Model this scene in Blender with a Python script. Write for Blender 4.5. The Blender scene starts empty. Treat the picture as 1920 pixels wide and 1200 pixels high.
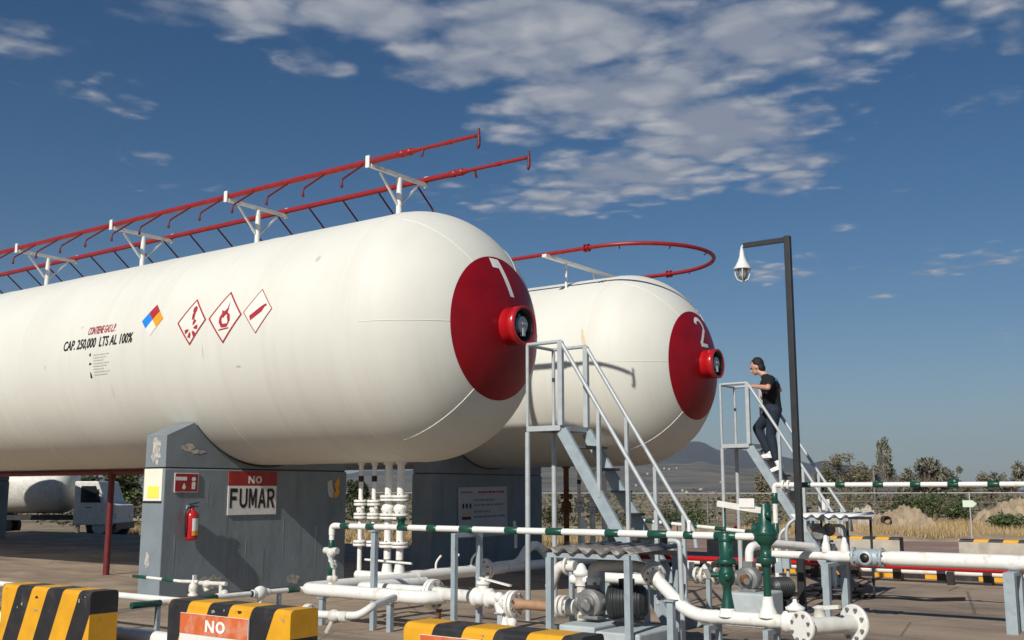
import bpy, bmesh, math, random
from mathutils import Vector, Matrix
random.seed(7)
sc = bpy.context.scene
COL = sc.collection
PI = math.pi
# ------------------------------------------------------------------ survey camera (solved from the photograph)
F, YAW, PIT = 1984.466, math.radians(54.1244), math.radians(9.1943)
CAM = Vector((7.8943, -10.8844, 1.445))
FW = Vector((-math.cos(YAW)*math.cos(PIT), math.sin(YAW)*math.cos(PIT), math.sin(PIT)))
RT = Vector((math.sin(YAW), math.cos(YAW), 0.0))
UP = RT.cross(FW)
FH = Vector((-math.cos(YAW), math.sin(YAW), 0.0))
R, K, RC = 1.7, 0.84775, 0.9364
O1 = Vector((0, 0, 3.536)); O2 = Vector((0.02, 5.69, 3.593))

def ray(u, v): return (FW + RT*((u-960)/F) - UP*((v-600)/F)).normalized()
def px(u, v, ax, val):
    d = ray(u, v); t = (val-CAM[ax])/d[ax]; return CAM + d*t
def gp(u, D, z=0.0):                      # ground point at forward distance D in direction of column u
    d = ray(u, 921); h = Vector((d.x, d.y, 0)); h = h/ h.dot(FH)
    p = CAM + h*D; p.z = z; return p

# ------------------------------------------------------------------ materials
def nodes(m): return m.node_tree.nodes, m.node_tree.links
def mat(name, base, rough=0.55, metal=0.0, var=0.12, scale=4.0, bump=0.0, bscale=40.0, second=None, smin=0.52, smax=0.62, sscale=1.5, stretch=None, coat=0.0):
    m = bpy.data.materials.new(name); m.use_nodes = True
    n, l = nodes(m); b = n['Principled BSDF']
    b.inputs['Roughness'].default_value = rough; b.inputs['Metallic'].default_value = metal
    if coat: b.inputs['Coat Weight'].default_value = coat
    tc = n.new('ShaderNodeTexCoord'); vec = tc.outputs['Object']
    if stretch:
        mp = n.new('ShaderNodeMapping'); mp.inputs['Scale'].default_value = stretch
        l.new(vec, mp.inputs['Vector']); svec = mp.outputs['Vector']
    else: svec = vec
    nz = n.new('ShaderNodeTexNoise'); nz.inputs['Scale'].default_value = scale; nz.inputs['Detail'].default_value = 6
    l.new(vec, nz.inputs['Vector'])
    mr = n.new('ShaderNodeMapRange'); mr.inputs['From Min'].default_value = .3; mr.inputs['From Max'].default_value = .7
    mr.inputs['To Min'].default_value = 1-var; mr.inputs['To Max'].default_value = 1+var*.6
    l.new(nz.outputs['Fac'], mr.inputs['Value'])
    mx = n.new('ShaderNodeMix'); mx.data_type = 'RGBA'; mx.blend_type = 'MULTIPLY'; mx.inputs[0].default_value = 1
    mx.inputs[6].default_value = (*base, 1); l.new(mr.outputs[0], mx.inputs[7])
    out = mx.outputs[2]
    if second is not None:
        n2 = n.new('ShaderNodeTexNoise'); n2.inputs['Scale'].default_value = sscale; n2.inputs['Detail'].default_value = 8
        n2.inputs['Roughness'].default_value = .65; l.new(svec, n2.inputs['Vector'])
        r2 = n.new('ShaderNodeMapRange'); r2.inputs['From Min'].default_value = smin; r2.inputs['From Max'].default_value = smax
        l.new(n2.outputs['Fac'], r2.inputs['Value'])
        m2 = n.new('ShaderNodeMix'); m2.data_type = 'RGBA'; l.new(r2.outputs[0], m2.inputs[0])
        l.new(out, m2.inputs[6]); m2.inputs[7].default_value = (*second, 1); out = m2.outputs[2]
    l.new(out, b.inputs['Base Color'])
    if bump:
        n3 = n.new('ShaderNodeTexNoise'); n3.inputs['Scale'].default_value = bscale; n3.inputs['Detail'].default_value = 5
        l.new(vec, n3.inputs['Vector']); bp = n.new('ShaderNodeBump'); bp.inputs['Strength'].default_value = bump
        bp.inputs['Distance'].default_value = .01
        l.new(n3.outputs['Fac'], bp.inputs['Height']); l.new(bp.outputs[0], b.inputs['Normal'])
    return m

M = {}
M['tank'] = mat('tank_cream_paint', (.69,.682,.610), .62, 0, .05, .9, .03, 3, second=(.60,.585,.51), smin=.50, smax=.90, sscale=1.0, stretch=(4.5,.32,.32))
M['tankband'] = mat('tank_touch_up_paint', (.735,.73,.665), .6, 0, .03, 2)
M['red'] = mat('end_cap_red_paint', (.27,.004,.010), .42, 0, .18, 3, .03, 8, second=(.19,.004,.010), smin=.5, smax=.75, sscale=2)
M['red'].node_tree.nodes['Principled BSDF'].inputs['Specular IOR Level'].default_value=.28
M['redbright'] = mat('bright_red_paint', (.45,.010,.014), .25, 0, .12, 8, coat=.3)
M['redpipe'] = mat('fire_line_red_paint', (.30,.016,.018), .42, 0, .2, 12)
M['redarm'] = mat('dark_red_pipe_paint', (.14,.014,.017), .5, 0, .2, 12)
M['white'] = mat('white_pipe_paint', (.80,.79,.74), .35, 0, .08, 6, .05, 30, second=(.54,.49,.40), smin=.55, smax=.74, sscale=6)
M['whitedirty'] = mat('worn_white_paint', (.68,.66,.60), .5, 0, .15, 9, .1, 30, second=(.42,.36,.29), smin=.58, smax=.72, sscale=7)
M['green'] = mat('pipe_green_paint', (.009,.068,.046), .35, 0, .2, 15, second=(.03,.12,.09), smin=.6, smax=.7, sscale=9)
M['grey'] = mat('light_grey_steel_paint', (.44,.47,.48), .45, .1, .12, 9, second=(.33,.33,.32), smin=.6, smax=.72, sscale=6)
M['bluegrey'] = mat('blue_grey_steel_paint', (.33,.39,.42), .5, .1, .15, 9, second=(.24,.24,.23), smin=.6, smax=.7, sscale=8)
M['saddle'] = mat('grey_blue_concrete_paint', (.205,.245,.268), .75, 0, .12, 2.5, .25, 14, second=(.155,.185,.20), smin=.52, smax=.7, sscale=1.8, stretch=(1.2,3.5,.8))
M['cradle'] = mat('grey_concrete_cradle_paint', (.195,.225,.245), .75, 0, .12, 3, .25, 14)
M['peel'] = mat('peeled_plaster', (.50,.46,.40), .85, 0, .3, 14, .4, 20, second=(.26,.27,.27), smin=.5, smax=.56, sscale=12)
M['black'] = mat('black_paint', (.016,.016,.018), .45, 0, .2, 8)
M['ink'] = mat('black_lettering_paint', (.014,.013,.013), .6, 0, .1, 8)
M['redink'] = mat('red_lettering_paint', (.40,.022,.035), .55, 0, .15, 12)
M['greyink'] = mat('faded_grey_lettering', (.57,.56,.52), .7, 0, .15, 20)
M['whiteink'] = mat('white_lettering_paint', (.80,.79,.76), .5, 0, .05, 8)
M['blue'] = mat('hazard_blue', (.012,.22,.68), .5, 0, .05)
M['amber'] = mat('hazard_amber', (.80,.33,.012), .5, 0, .05)
M['yellow'] = mat('kerb_yellow_paint', (.74,.36,.012), .55, 0, .14, 6, .15, 25, second=(.55,.24,.02), smin=.58, smax=.72, sscale=6)
M['kblack'] = mat('kerb_black_paint', (.022,.021,.023), .5, 0, .3, 6, .15, 25, second=(.05,.047,.045), smin=.55, smax=.7, sscale=6)
M['kgrey'] = mat('weathered_wall_render', (.46,.41,.34), .85, 0, .2, 4, .2, 25, second=(.30,.26,.22), smin=.5, smax=.7, sscale=3)
M['signwhite'] = mat('sign_white_board', (.76,.74,.71), .5, 0, .1, 5, second=(.50,.47,.45), smin=.55, smax=.75, sscale=5)
M['signgrey'] = mat('sign_pale_grey_board', (.46,.46,.47), .55, 0, .08, 5)
M['signorange'] = mat('faded_orange_board', (.62,.13,.035), .5, 0, .15, 6, second=(.62,.26,.16), smin=.48, smax=.62, sscale=7)
M['signred'] = mat('sign_red_board', (.33,.022,.02), .5, 0, .15, 6, second=(.34,.075,.035), smin=.52, smax=.65, sscale=3)
M['paper'] = mat('pale_paper', (.78,.76,.62), .8, 0, .05)
M['paperyel'] = mat('yellow_paper', (.82,.74,.10), .8, 0, .05)
M['lampblack'] = mat('post_black_paint', (.020,.021,.023), .5, 0, .25, 7)
M['enamel'] = mat('white_enamel', (.72,.73,.70), .3, 0, .05)
M['pump'] = mat('grey_cast_iron', (.21,.21,.205), .5, .25, .25, 12, .2, 30)
M['motor'] = mat('dark_motor_paint', (.035,.037,.04), .45, .2, .25, 14)
M['rust'] = mat('rusty_steel', (.17,.065,.02), .8, .1, .35, 9, .25, 40)
M['rustdark']=mat('dark_rusted_drum',(.07,.032,.016),.8,.1,.35,9)
M['bolt']=mat('weathered_bolt_steel',(.36,.31,.25),.6,.3,.3,20,second=(.16,.08,.04),smin=.5,smax=.6,sscale=15)
M['greenbolt']=mat('dark_green_bolts',(.010,.05,.035),.5,0,.2,20)
M['brown'] = mat('primer_brown_pipe', (.36,.21,.12), .6, 0, .2, 12)
M['plinth'] = mat('pale_concrete_plinth', (.42,.47,.475), .8, 0, .12, 6, .2, 30, second=(.32,.33,.32), smin=.55, smax=.7, sscale=4)
M['sheet'] = mat('dark_sheet_painted_glints', (.17,.155,.14), .5, .2, .25, 8, second=(.36,.34,.31), smin=.52, smax=.6, sscale=9)  # roof's underside shade in the base colour, edge glints painted as pale spots
M['tread'] = mat('dark_steel_tread', (.07,.075,.08), .6, .3, .2, 12)
M['skin'] = mat('skin', (.56,.30,.21), .5, 0, .06, 20)
M['hair'] = mat('dark_hair', (.008,.006,.006), .75, 0, .3, 60)
M['shirt'] = mat('black_cotton', (.006,.006,.007), .85, 0, .2, 25, .4, 14)
M['denim'] = mat('dark_blue_denim', (.011,.020,.036), .85, 0, .25, 22, .5, 14)
M['shoe'] = mat('white_trainer_leather', (.80,.79,.77), .45, 0, .05)
M['bark'] = mat('grey_brown_bark', (.16,.115,.08), .9, 0, .3, 8, .5, 20)
def leafm(name, a, b):
    return mat(name, a, .65, 0, .35, 2.2, second=b, smin=.4, smax=.62, sscale=1.1)
M['leafdry'] = leafm('dusty_olive_leaves', (.16,.145,.08), (.24,.21,.13))
M['leafgrey'] = leafm('grey_green_leaves', (.135,.14,.095), (.22,.205,.15))
M['leafgreen'] = leafm('scrub_green_leaves', (.055,.085,.022), (.095,.115,.04))
M['leafdark'] = leafm('dark_green_leaves', (.035,.050,.018), (.07,.082,.032))
M['straw'] = mat('dry_straw_grass', (.50,.36,.175), .9, 0, .3, .35, second=(.38,.27,.14), smin=.45, smax=.6, sscale=.5)
M['dirt'] = mat('tan_dirt', (.36,.28,.185), .95, 0, .3, 1.5, .5, 4, second=(.27,.205,.135), smin=.5, smax=.62, sscale=2.2)
M['roadm'] = mat('reddish_dirt_road', (.27,.175,.135), .95, 0, .18, .7, .3, 6, second=(.34,.24,.18), smin=.5, smax=.65, sscale=.4)
M['scrub']=leafm('muted_scrub_leaves',(.072,.077,.036),(.115,.108,.062))
M['hill'] = mat('distant_hill_scrub', (.10,.092,.075), 1, 0, .35, .004, second=(.17,.15,.115), smin=.46, smax=.6, sscale=.006)
M['hillfar'] = mat('far_range_scrub', (.045,.048,.05), 1, 0, .3, .003)
M['glass'] = bpy.data.materials.new('lamp_glass'); M['glass'].use_nodes = True
_b = M['glass'].node_tree.nodes['Principled BSDF']; _b.inputs['Transmission Weight'].default_value = .85; _b.inputs['Roughness'].default_value = .15; _b.inputs['Base Color'].default_value = (.75,.75,.72,1)
M['darkglass'] = mat('dark_window_glass', (.015,.018,.02), .12, 0, .05)
M['tyre'] = mat('black_rubber', (.02,.02,.02), .8)
M['housem'] = mat('pale_house_walls', (.40,.39,.36), .8)

# ------------------------------------------------------------------ mesh builder
def basis(d):
    d = Vector(d).normalized(); a = Vector((0,0,1)) if abs(d.z) < .95 else Vector((1,0,0))
    x = a.cross(d).normalized(); y = d.cross(x).normalized(); return x, y, d
class MB:
    def __init__(s): s.bolt=False; s.v=[]; s.f=[]; s.m=[]; s.s=[]
    def add(s, vs, fs, mi=0, sm=False):
        o=len(s.v); s.v += [tuple(p) for p in vs]
        for f in fs: s.f.append(tuple(i+o for i in f)); s.m.append(mi); s.s.append(sm)
        return s
    def box(s, c, size, mi=0, rot=None):
        c=Vector(c); h=Vector(size)/2
        P=[Vector((x*h.x,y*h.y,z*h.z)) for x in(-1,1) for y in(-1,1) for z in(-1,1)]
        if rot is not None: P=[rot@p for p in P]
        return s.add([c+p for p in P],[(0,1,3,2),(4,6,7,5),(0,4,5,1),(2,3,7,6),(0,2,6,4),(1,5,7,3)],mi)
    def bar(s, a, b, w, h, mi=0, up=(0,0,1)):
        a=Vector(a); b=Vector(b); d=(b-a).normalized(); u=Vector(up)
        if abs(d.dot(u))>.98: u=Vector((1,0,0))
        x=d.cross(u).normalized()*(w/2); y=x.cross(d).normalized()*(h/2)
        P=[e+sx*x+sy*y for e in(a,b) for sx,sy in((-1,-1),(1,-1),(1,1),(-1,1))]
        return s.add(P,[(0,3,2,1),(4,5,6,7),(0,1,5,4),(1,2,6,5),(2,3,7,6),(3,0,4,7)],mi)
    def tube(s, path, r, seg=14, mi=0, caps=True):
        P=[Vector(p) for p in path]; n=len(P); rs=r if isinstance(r,(list,tuple)) else [r]*n
        T=[]
        for i in range(n):
            a=P[max(i-1,0)]; b=P[min(i+1,n-1)]; T.append((b-a).normalized())
        x,y,_=basis(T[0]); vs=[]
        for i in range(n):
            if i:
                x=(x-T[i]*x.dot(T[i])).normalized(); y=T[i].cross(x)
            for k in range(seg):
                a=2*PI*k/seg; vs.append(P[i]+(x*math.cos(a)+y*math.sin(a))*rs[i])
        fs=[(i*seg+k,i*seg+(k+1)%seg,(i+1)*seg+(k+1)%seg,(i+1)*seg+k) for i in range(n-1) for k in range(seg)]
        s.add(vs,fs,mi,True)
        if caps:
            s.add(vs[:seg],[tuple(range(seg))[::-1]],mi); s.add(vs[-seg:],[tuple(range(seg))],mi)
        return s
    def lathe(s, p, ax, prof, seg=20, mi=0, sm=True, caps=True):
        p=Vector(p); x,y,d=basis(ax); vs=[]
        for t,r in prof:
            for k in range(seg):
                a=2*PI*k/seg; vs.append(p+d*t+(x*math.cos(a)+y*math.sin(a))*max(r,1e-4))
        n=len(prof)
        fs=[(i*seg+k,i*seg+(k+1)%seg,(i+1)*seg+(k+1)%seg,(i+1)*seg+k) for i in range(n-1) for k in range(seg)]
        s.add(vs,fs,mi,sm)
        if caps:
            s.add(vs[:seg],[tuple(range(seg))[::-1]],mi); s.add(vs[-seg:],[tuple(range(seg))],mi)
        return s
    def cyl(s, a, b, r, seg=16, mi=0):
        a=Vector(a); b=Vector(b); L=(b-a).length
        return s.lathe(a,b-a,[(0,r),(L,r)],seg,mi)
    def ball(s, c, r, mi=0, seg=14, rings=9, rot=None):
        c=Vector(c); r=Vector((r,r,r)) if isinstance(r,(int,float)) else Vector(r); vs=[]
        for i in range(1,rings):
            a=PI*i/rings
            for k in range(seg):
                b=2*PI*k/seg; q=Vector((r.x*math.sin(a)*math.cos(b),r.y*math.sin(a)*math.sin(b),r.z*math.cos(a)))
                vs.append(c+(rot@q if rot is not None else q))
        t=Vector((0,0,r.z)); t=(rot@t if rot is not None else t)
        vs+= [c+t,c-t]; n=len(vs)
        fs=[(i*seg+k,(i+1)*seg+k,(i+1)*seg+(k+1)%seg,i*seg+(k+1)%seg) for i in range(rings-2) for k in range(seg)]
        fs+=[(n-2,k,(k+1)%seg) for k in range(seg)]+[(n-1,(rings-2)*seg+(k+1)%seg,(rings-2)*seg+k) for k in range(seg)]
        return s.add(vs,fs,mi,True)
    def prism(s, pts, off, mi=0):
        P=[Vector(p) for p in pts]; off=Vector(off); n=len(P)
        return s.add(P+[p+off for p in P],[tuple(range(n))[::-1],tuple(range(n,2*n))]+[(i,(i+1)%n,n+(i+1)%n,n+i) for i in range(n)],mi)
    def flange(s, p, ax, r, th=.022, mi=0, bolts=8, bmi=None):
        p=Vector(p); x,y,d=basis(ax)
        s.lathe(p-d*th/2,d,[(0,r*.97),(th*.15,r),(th*.85,r),(th,r*.97)],22,mi)
        for k in range(bolts):
            a=2*PI*(k+.5)/bolts; q=p+(x*math.cos(a)+y*math.sin(a))*r*.78
            s.lathe(q-d*(th*.5+r*.14),d,[(0,r*.1),(th+r*.28,r*.1)],6,77 if bmi is None else bmi,False)
        s.bolt=s.bolt or bmi is None; return s
    def build(s, name, mats, parent=None, loc=None, bevel=0, recalc=True):
        me=bpy.data.meshes.new(name)
        if parent is not None: o0=org(parent)
        elif loc is not None: o0=Vector(loc)
        else:
            xs=[p[0] for p in s.v]; ys=[p[1] for p in s.v]; zs=[p[2] for p in s.v]
            o0=Vector(((min(xs)+max(xs))/2,(min(ys)+max(ys))/2,min(zs)))
        me.from_pydata([(p[0]-o0.x,p[1]-o0.y,p[2]-o0.z) for p in s.v],[],s.f)
        mats=mats if isinstance(mats,(list,tuple)) else [mats]
        for m in mats: me.materials.append(M[m] if isinstance(m,str) else m)
        if s.bolt:
            me.materials.append(M['greenbolt' if mats[0]=='green' else ('rust' if mats[0]=='rust' else 'bolt')]); s.m=[len(mats) if k==77 else k for k in s.m]
        me.polygons.foreach_set('material_index',s.m); me.polygons.foreach_set('use_smooth',s.s)
        if recalc:
            bm=bmesh.new(); bm.from_mesh(me); bmesh.ops.recalc_face_normals(bm,faces=bm.faces); bm.to_mesh(me); bm.free()
        me.update()
        ob=bpy.data.objects.new(name,me); COL.objects.link(ob)
        if parent is not None: ob.parent=parent
        else: ob.location=o0
        if bevel:
            md=ob.modifiers.new('bevel','BEVEL'); md.width=bevel; md.segments=2; md.limit_method='ANGLE'; md.angle_limit=.6
        return ob
def org(o):
    v=Vector((0,0,0))
    while o is not None: v+=Vector(o.location); o=o.parent
    return v
def tag(o,label=None,cat=None,group=None,kind=None):
    if label: o['label']=label
    if cat: o['category']=cat
    if group: o['group']=group
    if kind: o['kind']=kind
    return o
def thing(name,label,cat,loc,group=None):
    o=bpy.data.objects.new(name,None); COL.objects.link(o); o.location=Vector(loc); o.empty_display_size=.2
    return tag(o,label,cat,group)
def copy_tree(o,parent=None,off=(0,0,0),label=None,group=None):
    c=o.copy(); COL.objects.link(c)
    if parent is not None: c.parent=parent
    else: c.location=Vector(o.location)+Vector(off)
    if label: c['label']=label
    if group: c['group']=group
    for ch in list(o.children): copy_tree(ch,c)
    return c
def fillet(pts,r,n=7):
    P=[Vector(p) for p in pts]; out=[P[0]]
    for i in range(1,len(P)-1):
        a=(P[i-1]-P[i]); b=(P[i+1]-P[i]); rr=min(r,a.length*.49,b.length*.49); A=P[i]+a.normalized()*rr; B=P[i]+b.normalized()*rr
        for k in range(n+1):
            t=k/n; out.append(A*(1-t)**2+P[i]*2*t*(1-t)+B*t*t)
    out.append(P[-1]); return out
def circle_pts(c,ax,r,n=24):
    x,y,_=basis(ax); return [Vector(c)+(x*math.cos(2*PI*k/n)+y*math.sin(2*PI*k/n))*r for k in range(n)]

# text as mesh data in a flat (x, y) frame, scaled into a w x h box
def text_xy(txt,w,h,bold=0.0,shear=0.0):
    cu=bpy.data.curves.new('t','FONT'); cu.body=txt; cu.offset=bold; cu.shear=shear; cu.resolution_u=4
    ob=bpy.data.objects.new('t',cu); COL.objects.link(ob); bpy.context.view_layer.update()
    me=bpy.data.meshes.new_from_object(ob.evaluated_get(bpy.context.evaluated_depsgraph_get()))
    V=[(v.co.x,v.co.y) for v in me.vertices]; Fc=[tuple(p.vertices) for p in me.polygons]
    bpy.data.objects.remove(ob); bpy.data.curves.remove(cu); bpy.data.meshes.remove(me)
    x0=min(v[0] for v in V); x1=max(v[0] for v in V); y0=min(v[1] for v in V); y1=max(v[1] for v in V)
    return [((v[0]-x0)/(x1-x0)*w-w/2,(v[1]-y0)/(y1-y0)*h-h/2) for v in V],Fc
_s=.25
def _arc(cx,cy,rx,ry,a0,a1,n=8): return [(cx+rx*math.cos(math.radians(a0+(a1-a0)*i/n)),cy+ry*math.sin(math.radians(a0+(a1-a0)*i/n))) for i in range(n+1)]
_A=[(0,0),(.36,1),(.5,1),(.5,.76),(.39,.42),(.5,.42),(.5,.22),(.32,.22),(.25,0)]
BLOCK={'F':[[(0,0),(_s,0),(_s,.40),(.82,.40),(.82,.60),(_s,.60),(_s,.80),(.92,.80),(.92,1),(0,1)]],
 'U':[[(0,1)]+_arc(.5,.36,.5,.36,180,360)+[(1,1),(1-_s,1)]+_arc(.5,.36,.25,.18,360,180)+[(_s,1)]],
 'M':[[(0,0),(0,1),(.27,1),(.5,.48),(.73,1),(1,1),(1,0),(.79,0),(.79,.62),(.58,.12),(.42,.12),(.21,.62),(.21,0)]],
 'A':[_A,[(1-x,y) for x,y in _A]],
 'R':[[(0,.71),(0,1),(.55,1)]+_arc(.55,.71,.40,.29,90,0)[1:]+[(.70,.71)]+_arc(.50,.71,.20,.13,0,90)[1:]+[(.25,.84),(.25,.71)],
      [(0,.71),(.25,.71),(.25,.58),(.5,.58)]+_arc(.50,.71,.20,.13,-90,0)[1:]+_arc(.55,.71,.40,.29,0,-70)+[(1,0),(.70,0),(.42,.40),(.25,.40),(.25,0),(0,0)]],
 'N':[[(0,0),(0,1),(.27,1),(.75,.38),(.75,1),(1,1),(1,0),(.74,0),(.25,.62),(.25,0)]],
 'O':[_arc(.5,.5,.5,.5,90,270,14)+_arc(.5,.5,.24,.28,270,90,14),_arc(.5,.5,.5,.5,270,450,14)+_arc(.5,.5,.24,.28,450,270,14)]}
def block_text(txt,w,h,gap=.16):
    n=len(txt); lw=w/(n+gap*(n-1)); V=[];Fc=[]
    for i,ch in enumerate(txt):
        for P in BLOCK[ch]:
            Fc.append(tuple(range(len(V),len(V)+len(P)))); V+=[(-w/2+i*lw*(1+gap)+x*lw,(y-.5)*h) for x,y in P]
    return V,Fc
def mapped(mb,V,Fc,fn,mi=0): mb.add([fn(x,y) for x,y in V],Fc,mi)

# ------------------------------------------------------------------ camera, light, sky
cd=bpy.data.cameras.new('camera'); co=bpy.data.objects.new('camera',cd); COL.objects.link(co)
cd.sensor_width=36; cd.lens=F/1920*36; cd.clip_start=.1; cd.clip_end=30000
rm=Matrix((RT,UP,-FW)).transposed(); co.matrix_world=Matrix.Translation(CAM)@rm.to_4x4(); sc.camera=co
EL,AZ=math.radians(34.7),math.radians(-8.2)          # the way the light travels: +Y, slightly -X
sd=Vector((math.sin(AZ)*math.cos(EL),math.cos(AZ)*math.cos(EL),-math.sin(EL)))
su=bpy.data.lights.new('sun','SUN'); su.energy=4.6; su.angle=math.radians(.5); su.color=(1,.955,.875)
so=bpy.data.objects.new('sun',su); COL.objects.link(so); so.rotation_euler=sd.to_track_quat('-Z','Y').to_euler(); so.location=(0,-20,30)
sc.view_settings.view_transform='Standard'; sc.view_settings.look='None'; sc.view_settings.exposure=0; sc.view_settings.gamma=1

def build_world():
    w=bpy.data.worlds.new('World'); sc.world=w; w.use_nodes=True; n=w.node_tree.nodes; l=w.node_tree.links
    n.clear(); out=n.new('ShaderNodeOutputWorld'); bg=n.new('ShaderNodeBackground'); bg.inputs[1].default_value=.055
    sky=n.new('ShaderNodeTexSky'); sky.sky_type='NISHITA'; sky.sun_disc=False; sky.sun_elevation=EL
    ts=-sd; sky.sun_rotation=math.atan2(ts.x,ts.y); sky.altitude=1800; sky.air_density=1.0; sky.dust_density=.35; sky.ozone_density=1.3
    hs=n.new('ShaderNodeHueSaturation'); hs.inputs['Saturation'].default_value=1.33; hs.inputs['Hue'].default_value=.500; hs.inputs['Value'].default_value=1.08; l.new(sky.outputs[0],hs.inputs['Color']); l.new(hs.outputs[0],bg.inputs[0])
    tc=n.new('ShaderNodeTexCoord'); sp=n.new('ShaderNodeSeparateXYZ'); l.new(tc.outputs['Generated'],sp.inputs[0])
    def m(op,a,b=None,c=None,clamp=False):
        q=n.new('ShaderNodeMath'); q.operation=op; q.use_clamp=clamp
        for i,x in enumerate((a,b,c)):
            if x is None: continue
            if isinstance(x,(int,float)): q.inputs[i].default_value=x
            else: l.new(x,q.inputs[i])
        return q.outputs[0]
    X,Y,Z=sp.outputs
    az=m('MULTIPLY',m('ARCTAN2',X,Y),180/PI); el=m('MULTIPLY',m('ARCSINE',Z),180/PI)
    # grey-blue tint mixed into the sky colour, strongest at the horizon
    hz=m('MULTIPLY',m('EXPONENT',m('MULTIPLY',m('MAXIMUM',el,0),-.16)),.85); mxh=n.new('ShaderNodeMix'); mxh.data_type='RGBA'; l.new(hz,mxh.inputs[0]); l.new(hs.outputs[0],mxh.inputs[6]); mxh.inputs[7].default_value=(3.7,4.75,5.6,1); l.new(mxh.outputs[2],bg.inputs[0])
    # cloud layer: a horizontal sheet high above the plain
    zz=m('MAXIMUM',Z,.03); cx=n.new('ShaderNodeCombineXYZ'); l.new(m('DIVIDE',X,zz),cx.inputs[0]); l.new(m('DIVIDE',Y,zz),cx.inputs[1])
    def noise(scale,detail,rough,dist=0,off=0,vec=None):
        q=n.new('ShaderNodeTexNoise'); q.inputs['Scale'].default_value=scale; q.inputs['Detail'].default_value=detail
        q.inputs['Roughness'].default_value=rough; q.inputs['Distortion'].default_value=dist
        mp=n.new('ShaderNodeMapping'); mp.inputs['Location'].default_value=(off,off*.7,off*.3); mp.inputs['Rotation'].default_value=(0,0,.5); mp.inputs['Scale'].default_value=(1,.8,1)
        l.new(vec or cx.outputs[0],mp.inputs[0]); l.new(mp.outputs[0],q.inputs['Vector']); return q.outputs['Fac']
    blobs=[ # u, v, half width, half height (photo pixels, turned into azimuth / elevation), weight
     (720,30,250,60,1.05),(900,110,210,75,1.0),(1040,60,320,110,1.15),(1150,180,270,90,1.15),(1400,70,260,100,1.05),(1330,240,250,90,1.05),
     (1180,330,260,75,.98),(1050,375,200,45,.85),(1470,310,110,80,.85),(1560,130,100,60,.75),(1725,62,140,70,.80),(1850,10,150,45,.78),
     (470,30,190,50,.95),(300,15,170,40,.85),(150,20,60,20,.6),(640,130,70,30,.75),(55,75,170,50,.66),(185,185,160,60,.60),(590,122,90,50,.68),(255,288,120,28,.52),(330,345,110,26,.46),
     (1480,505,150,40,.66),(1830,497,170,40,.64),(1655,556,60,10,.7),(1850,188,110,40,.60),(1900,70,60,60,.62),(1900,625,80,24,.5),(1690,340,90,34,.50),(1600,425,100,26,.46),(920,395,130,25,.7),(980,250,120,40,.75),(840,360,110,30,.6)]
    acc=None
    for u,v,rw,rh,wt in blobs:
        d=ray(u,v); A=math.degrees(math.atan2(d.x,d.y)); E=math.degrees(math.asin(d.z))
        ra=math.degrees(rw/F)/max(math.cos(math.radians(E)),.3); re=math.degrees(rh/F)
        a2=m('POWER',m('ABSOLUTE',m('MULTIPLY',m('SUBTRACT',az,A),1/ra)),2); e2=m('POWER',m('ABSOLUTE',m('MULTIPLY',m('SUBTRACT',el,E),1/re)),2)
        g=m('MULTIPLY',m('EXPONENT',m('MULTIPLY',m('ADD',a2,e2),-.9)),wt)
        acc=g if acc is None else m('MAXIMUM',acc,g)
    big=noise(2.6,6,.55,.4,3.1); fine=noise(11,7,.55,.25,8.3); wisp=noise(26,5,.6,.2,1.7)
    nd=n.new('ShaderNodeTexNoise'); nd.inputs['Scale'].default_value=7; nd.inputs['Detail'].default_value=3; l.new(cx.outputs[0],nd.inputs['Vector'])
    vm=n.new('ShaderNodeVectorMath'); vm.operation='MULTIPLY_ADD'; l.new(nd.outputs['Color'],vm.inputs[0]); vm.inputs[1].default_value=(.20,.20,0); l.new(cx.outputs[0],vm.inputs[2])
    vo=n.new('ShaderNodeTexVoronoi'); vo.feature='SMOOTH_F1'; vo.inputs['Scale'].default_value=8.5; vo.inputs['Smoothness'].default_value=.35; l.new(vm.outputs[0],vo.inputs['Vector'])
    puff=m('SUBTRACT',1.0,m('MULTIPLY',vo.outputs['Distance'],1.25))
    tex0=m('ADD',m('ADD',m('MULTIPLY',big,.26),m('MULTIPLY',fine,.34)),m('MULTIPLY',wisp,.16)); tex=m('ADD',tex0,m('MULTIPLY',puff,.30))
    dens=m('ADD',m('MULTIPLY',acc,.66),m('SUBTRACT',tex,.83))
    mr=n.new('ShaderNodeMapRange'); mr.interpolation_type='SMOOTHSTEP'; mr.inputs['From Min'].default_value=-.03; mr.inputs['From Max'].default_value=.32
    mr.inputs['To Max'].default_value=.93; l.new(dens,mr.inputs['Value'])
    # thickness decides brightness: thin lit rims white, thick undersides grey
    cr=n.new('ShaderNodeValToRGB'); shade=m('ADD',m('MULTIPLY',noise(4,4,.5,.2,8.9),.62),m('MULTIPLY',puff,.38))
    l.new(m('SUBTRACT',shade,.1),cr.inputs[0])
    e=cr.color_ramp.elements; e[0].position=.30; e[0].color=(.25,.285,.36,1); e[1].position=.68; e[1].color=(.49,.50,.525,1)
    bc=n.new('ShaderNodeBackground'); l.new(cr.outputs[0],bc.inputs[0]); bc.inputs[1].default_value=1.0
    mx=n.new('ShaderNodeMixShader'); l.new(mr.outputs[0],mx.inputs[0]); l.new(bg.outputs[0],mx.inputs[1]); l.new(bc.outputs[0],mx.inputs[2]); l.new(mx.outputs[0],out.inputs[0])
build_world()

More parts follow.
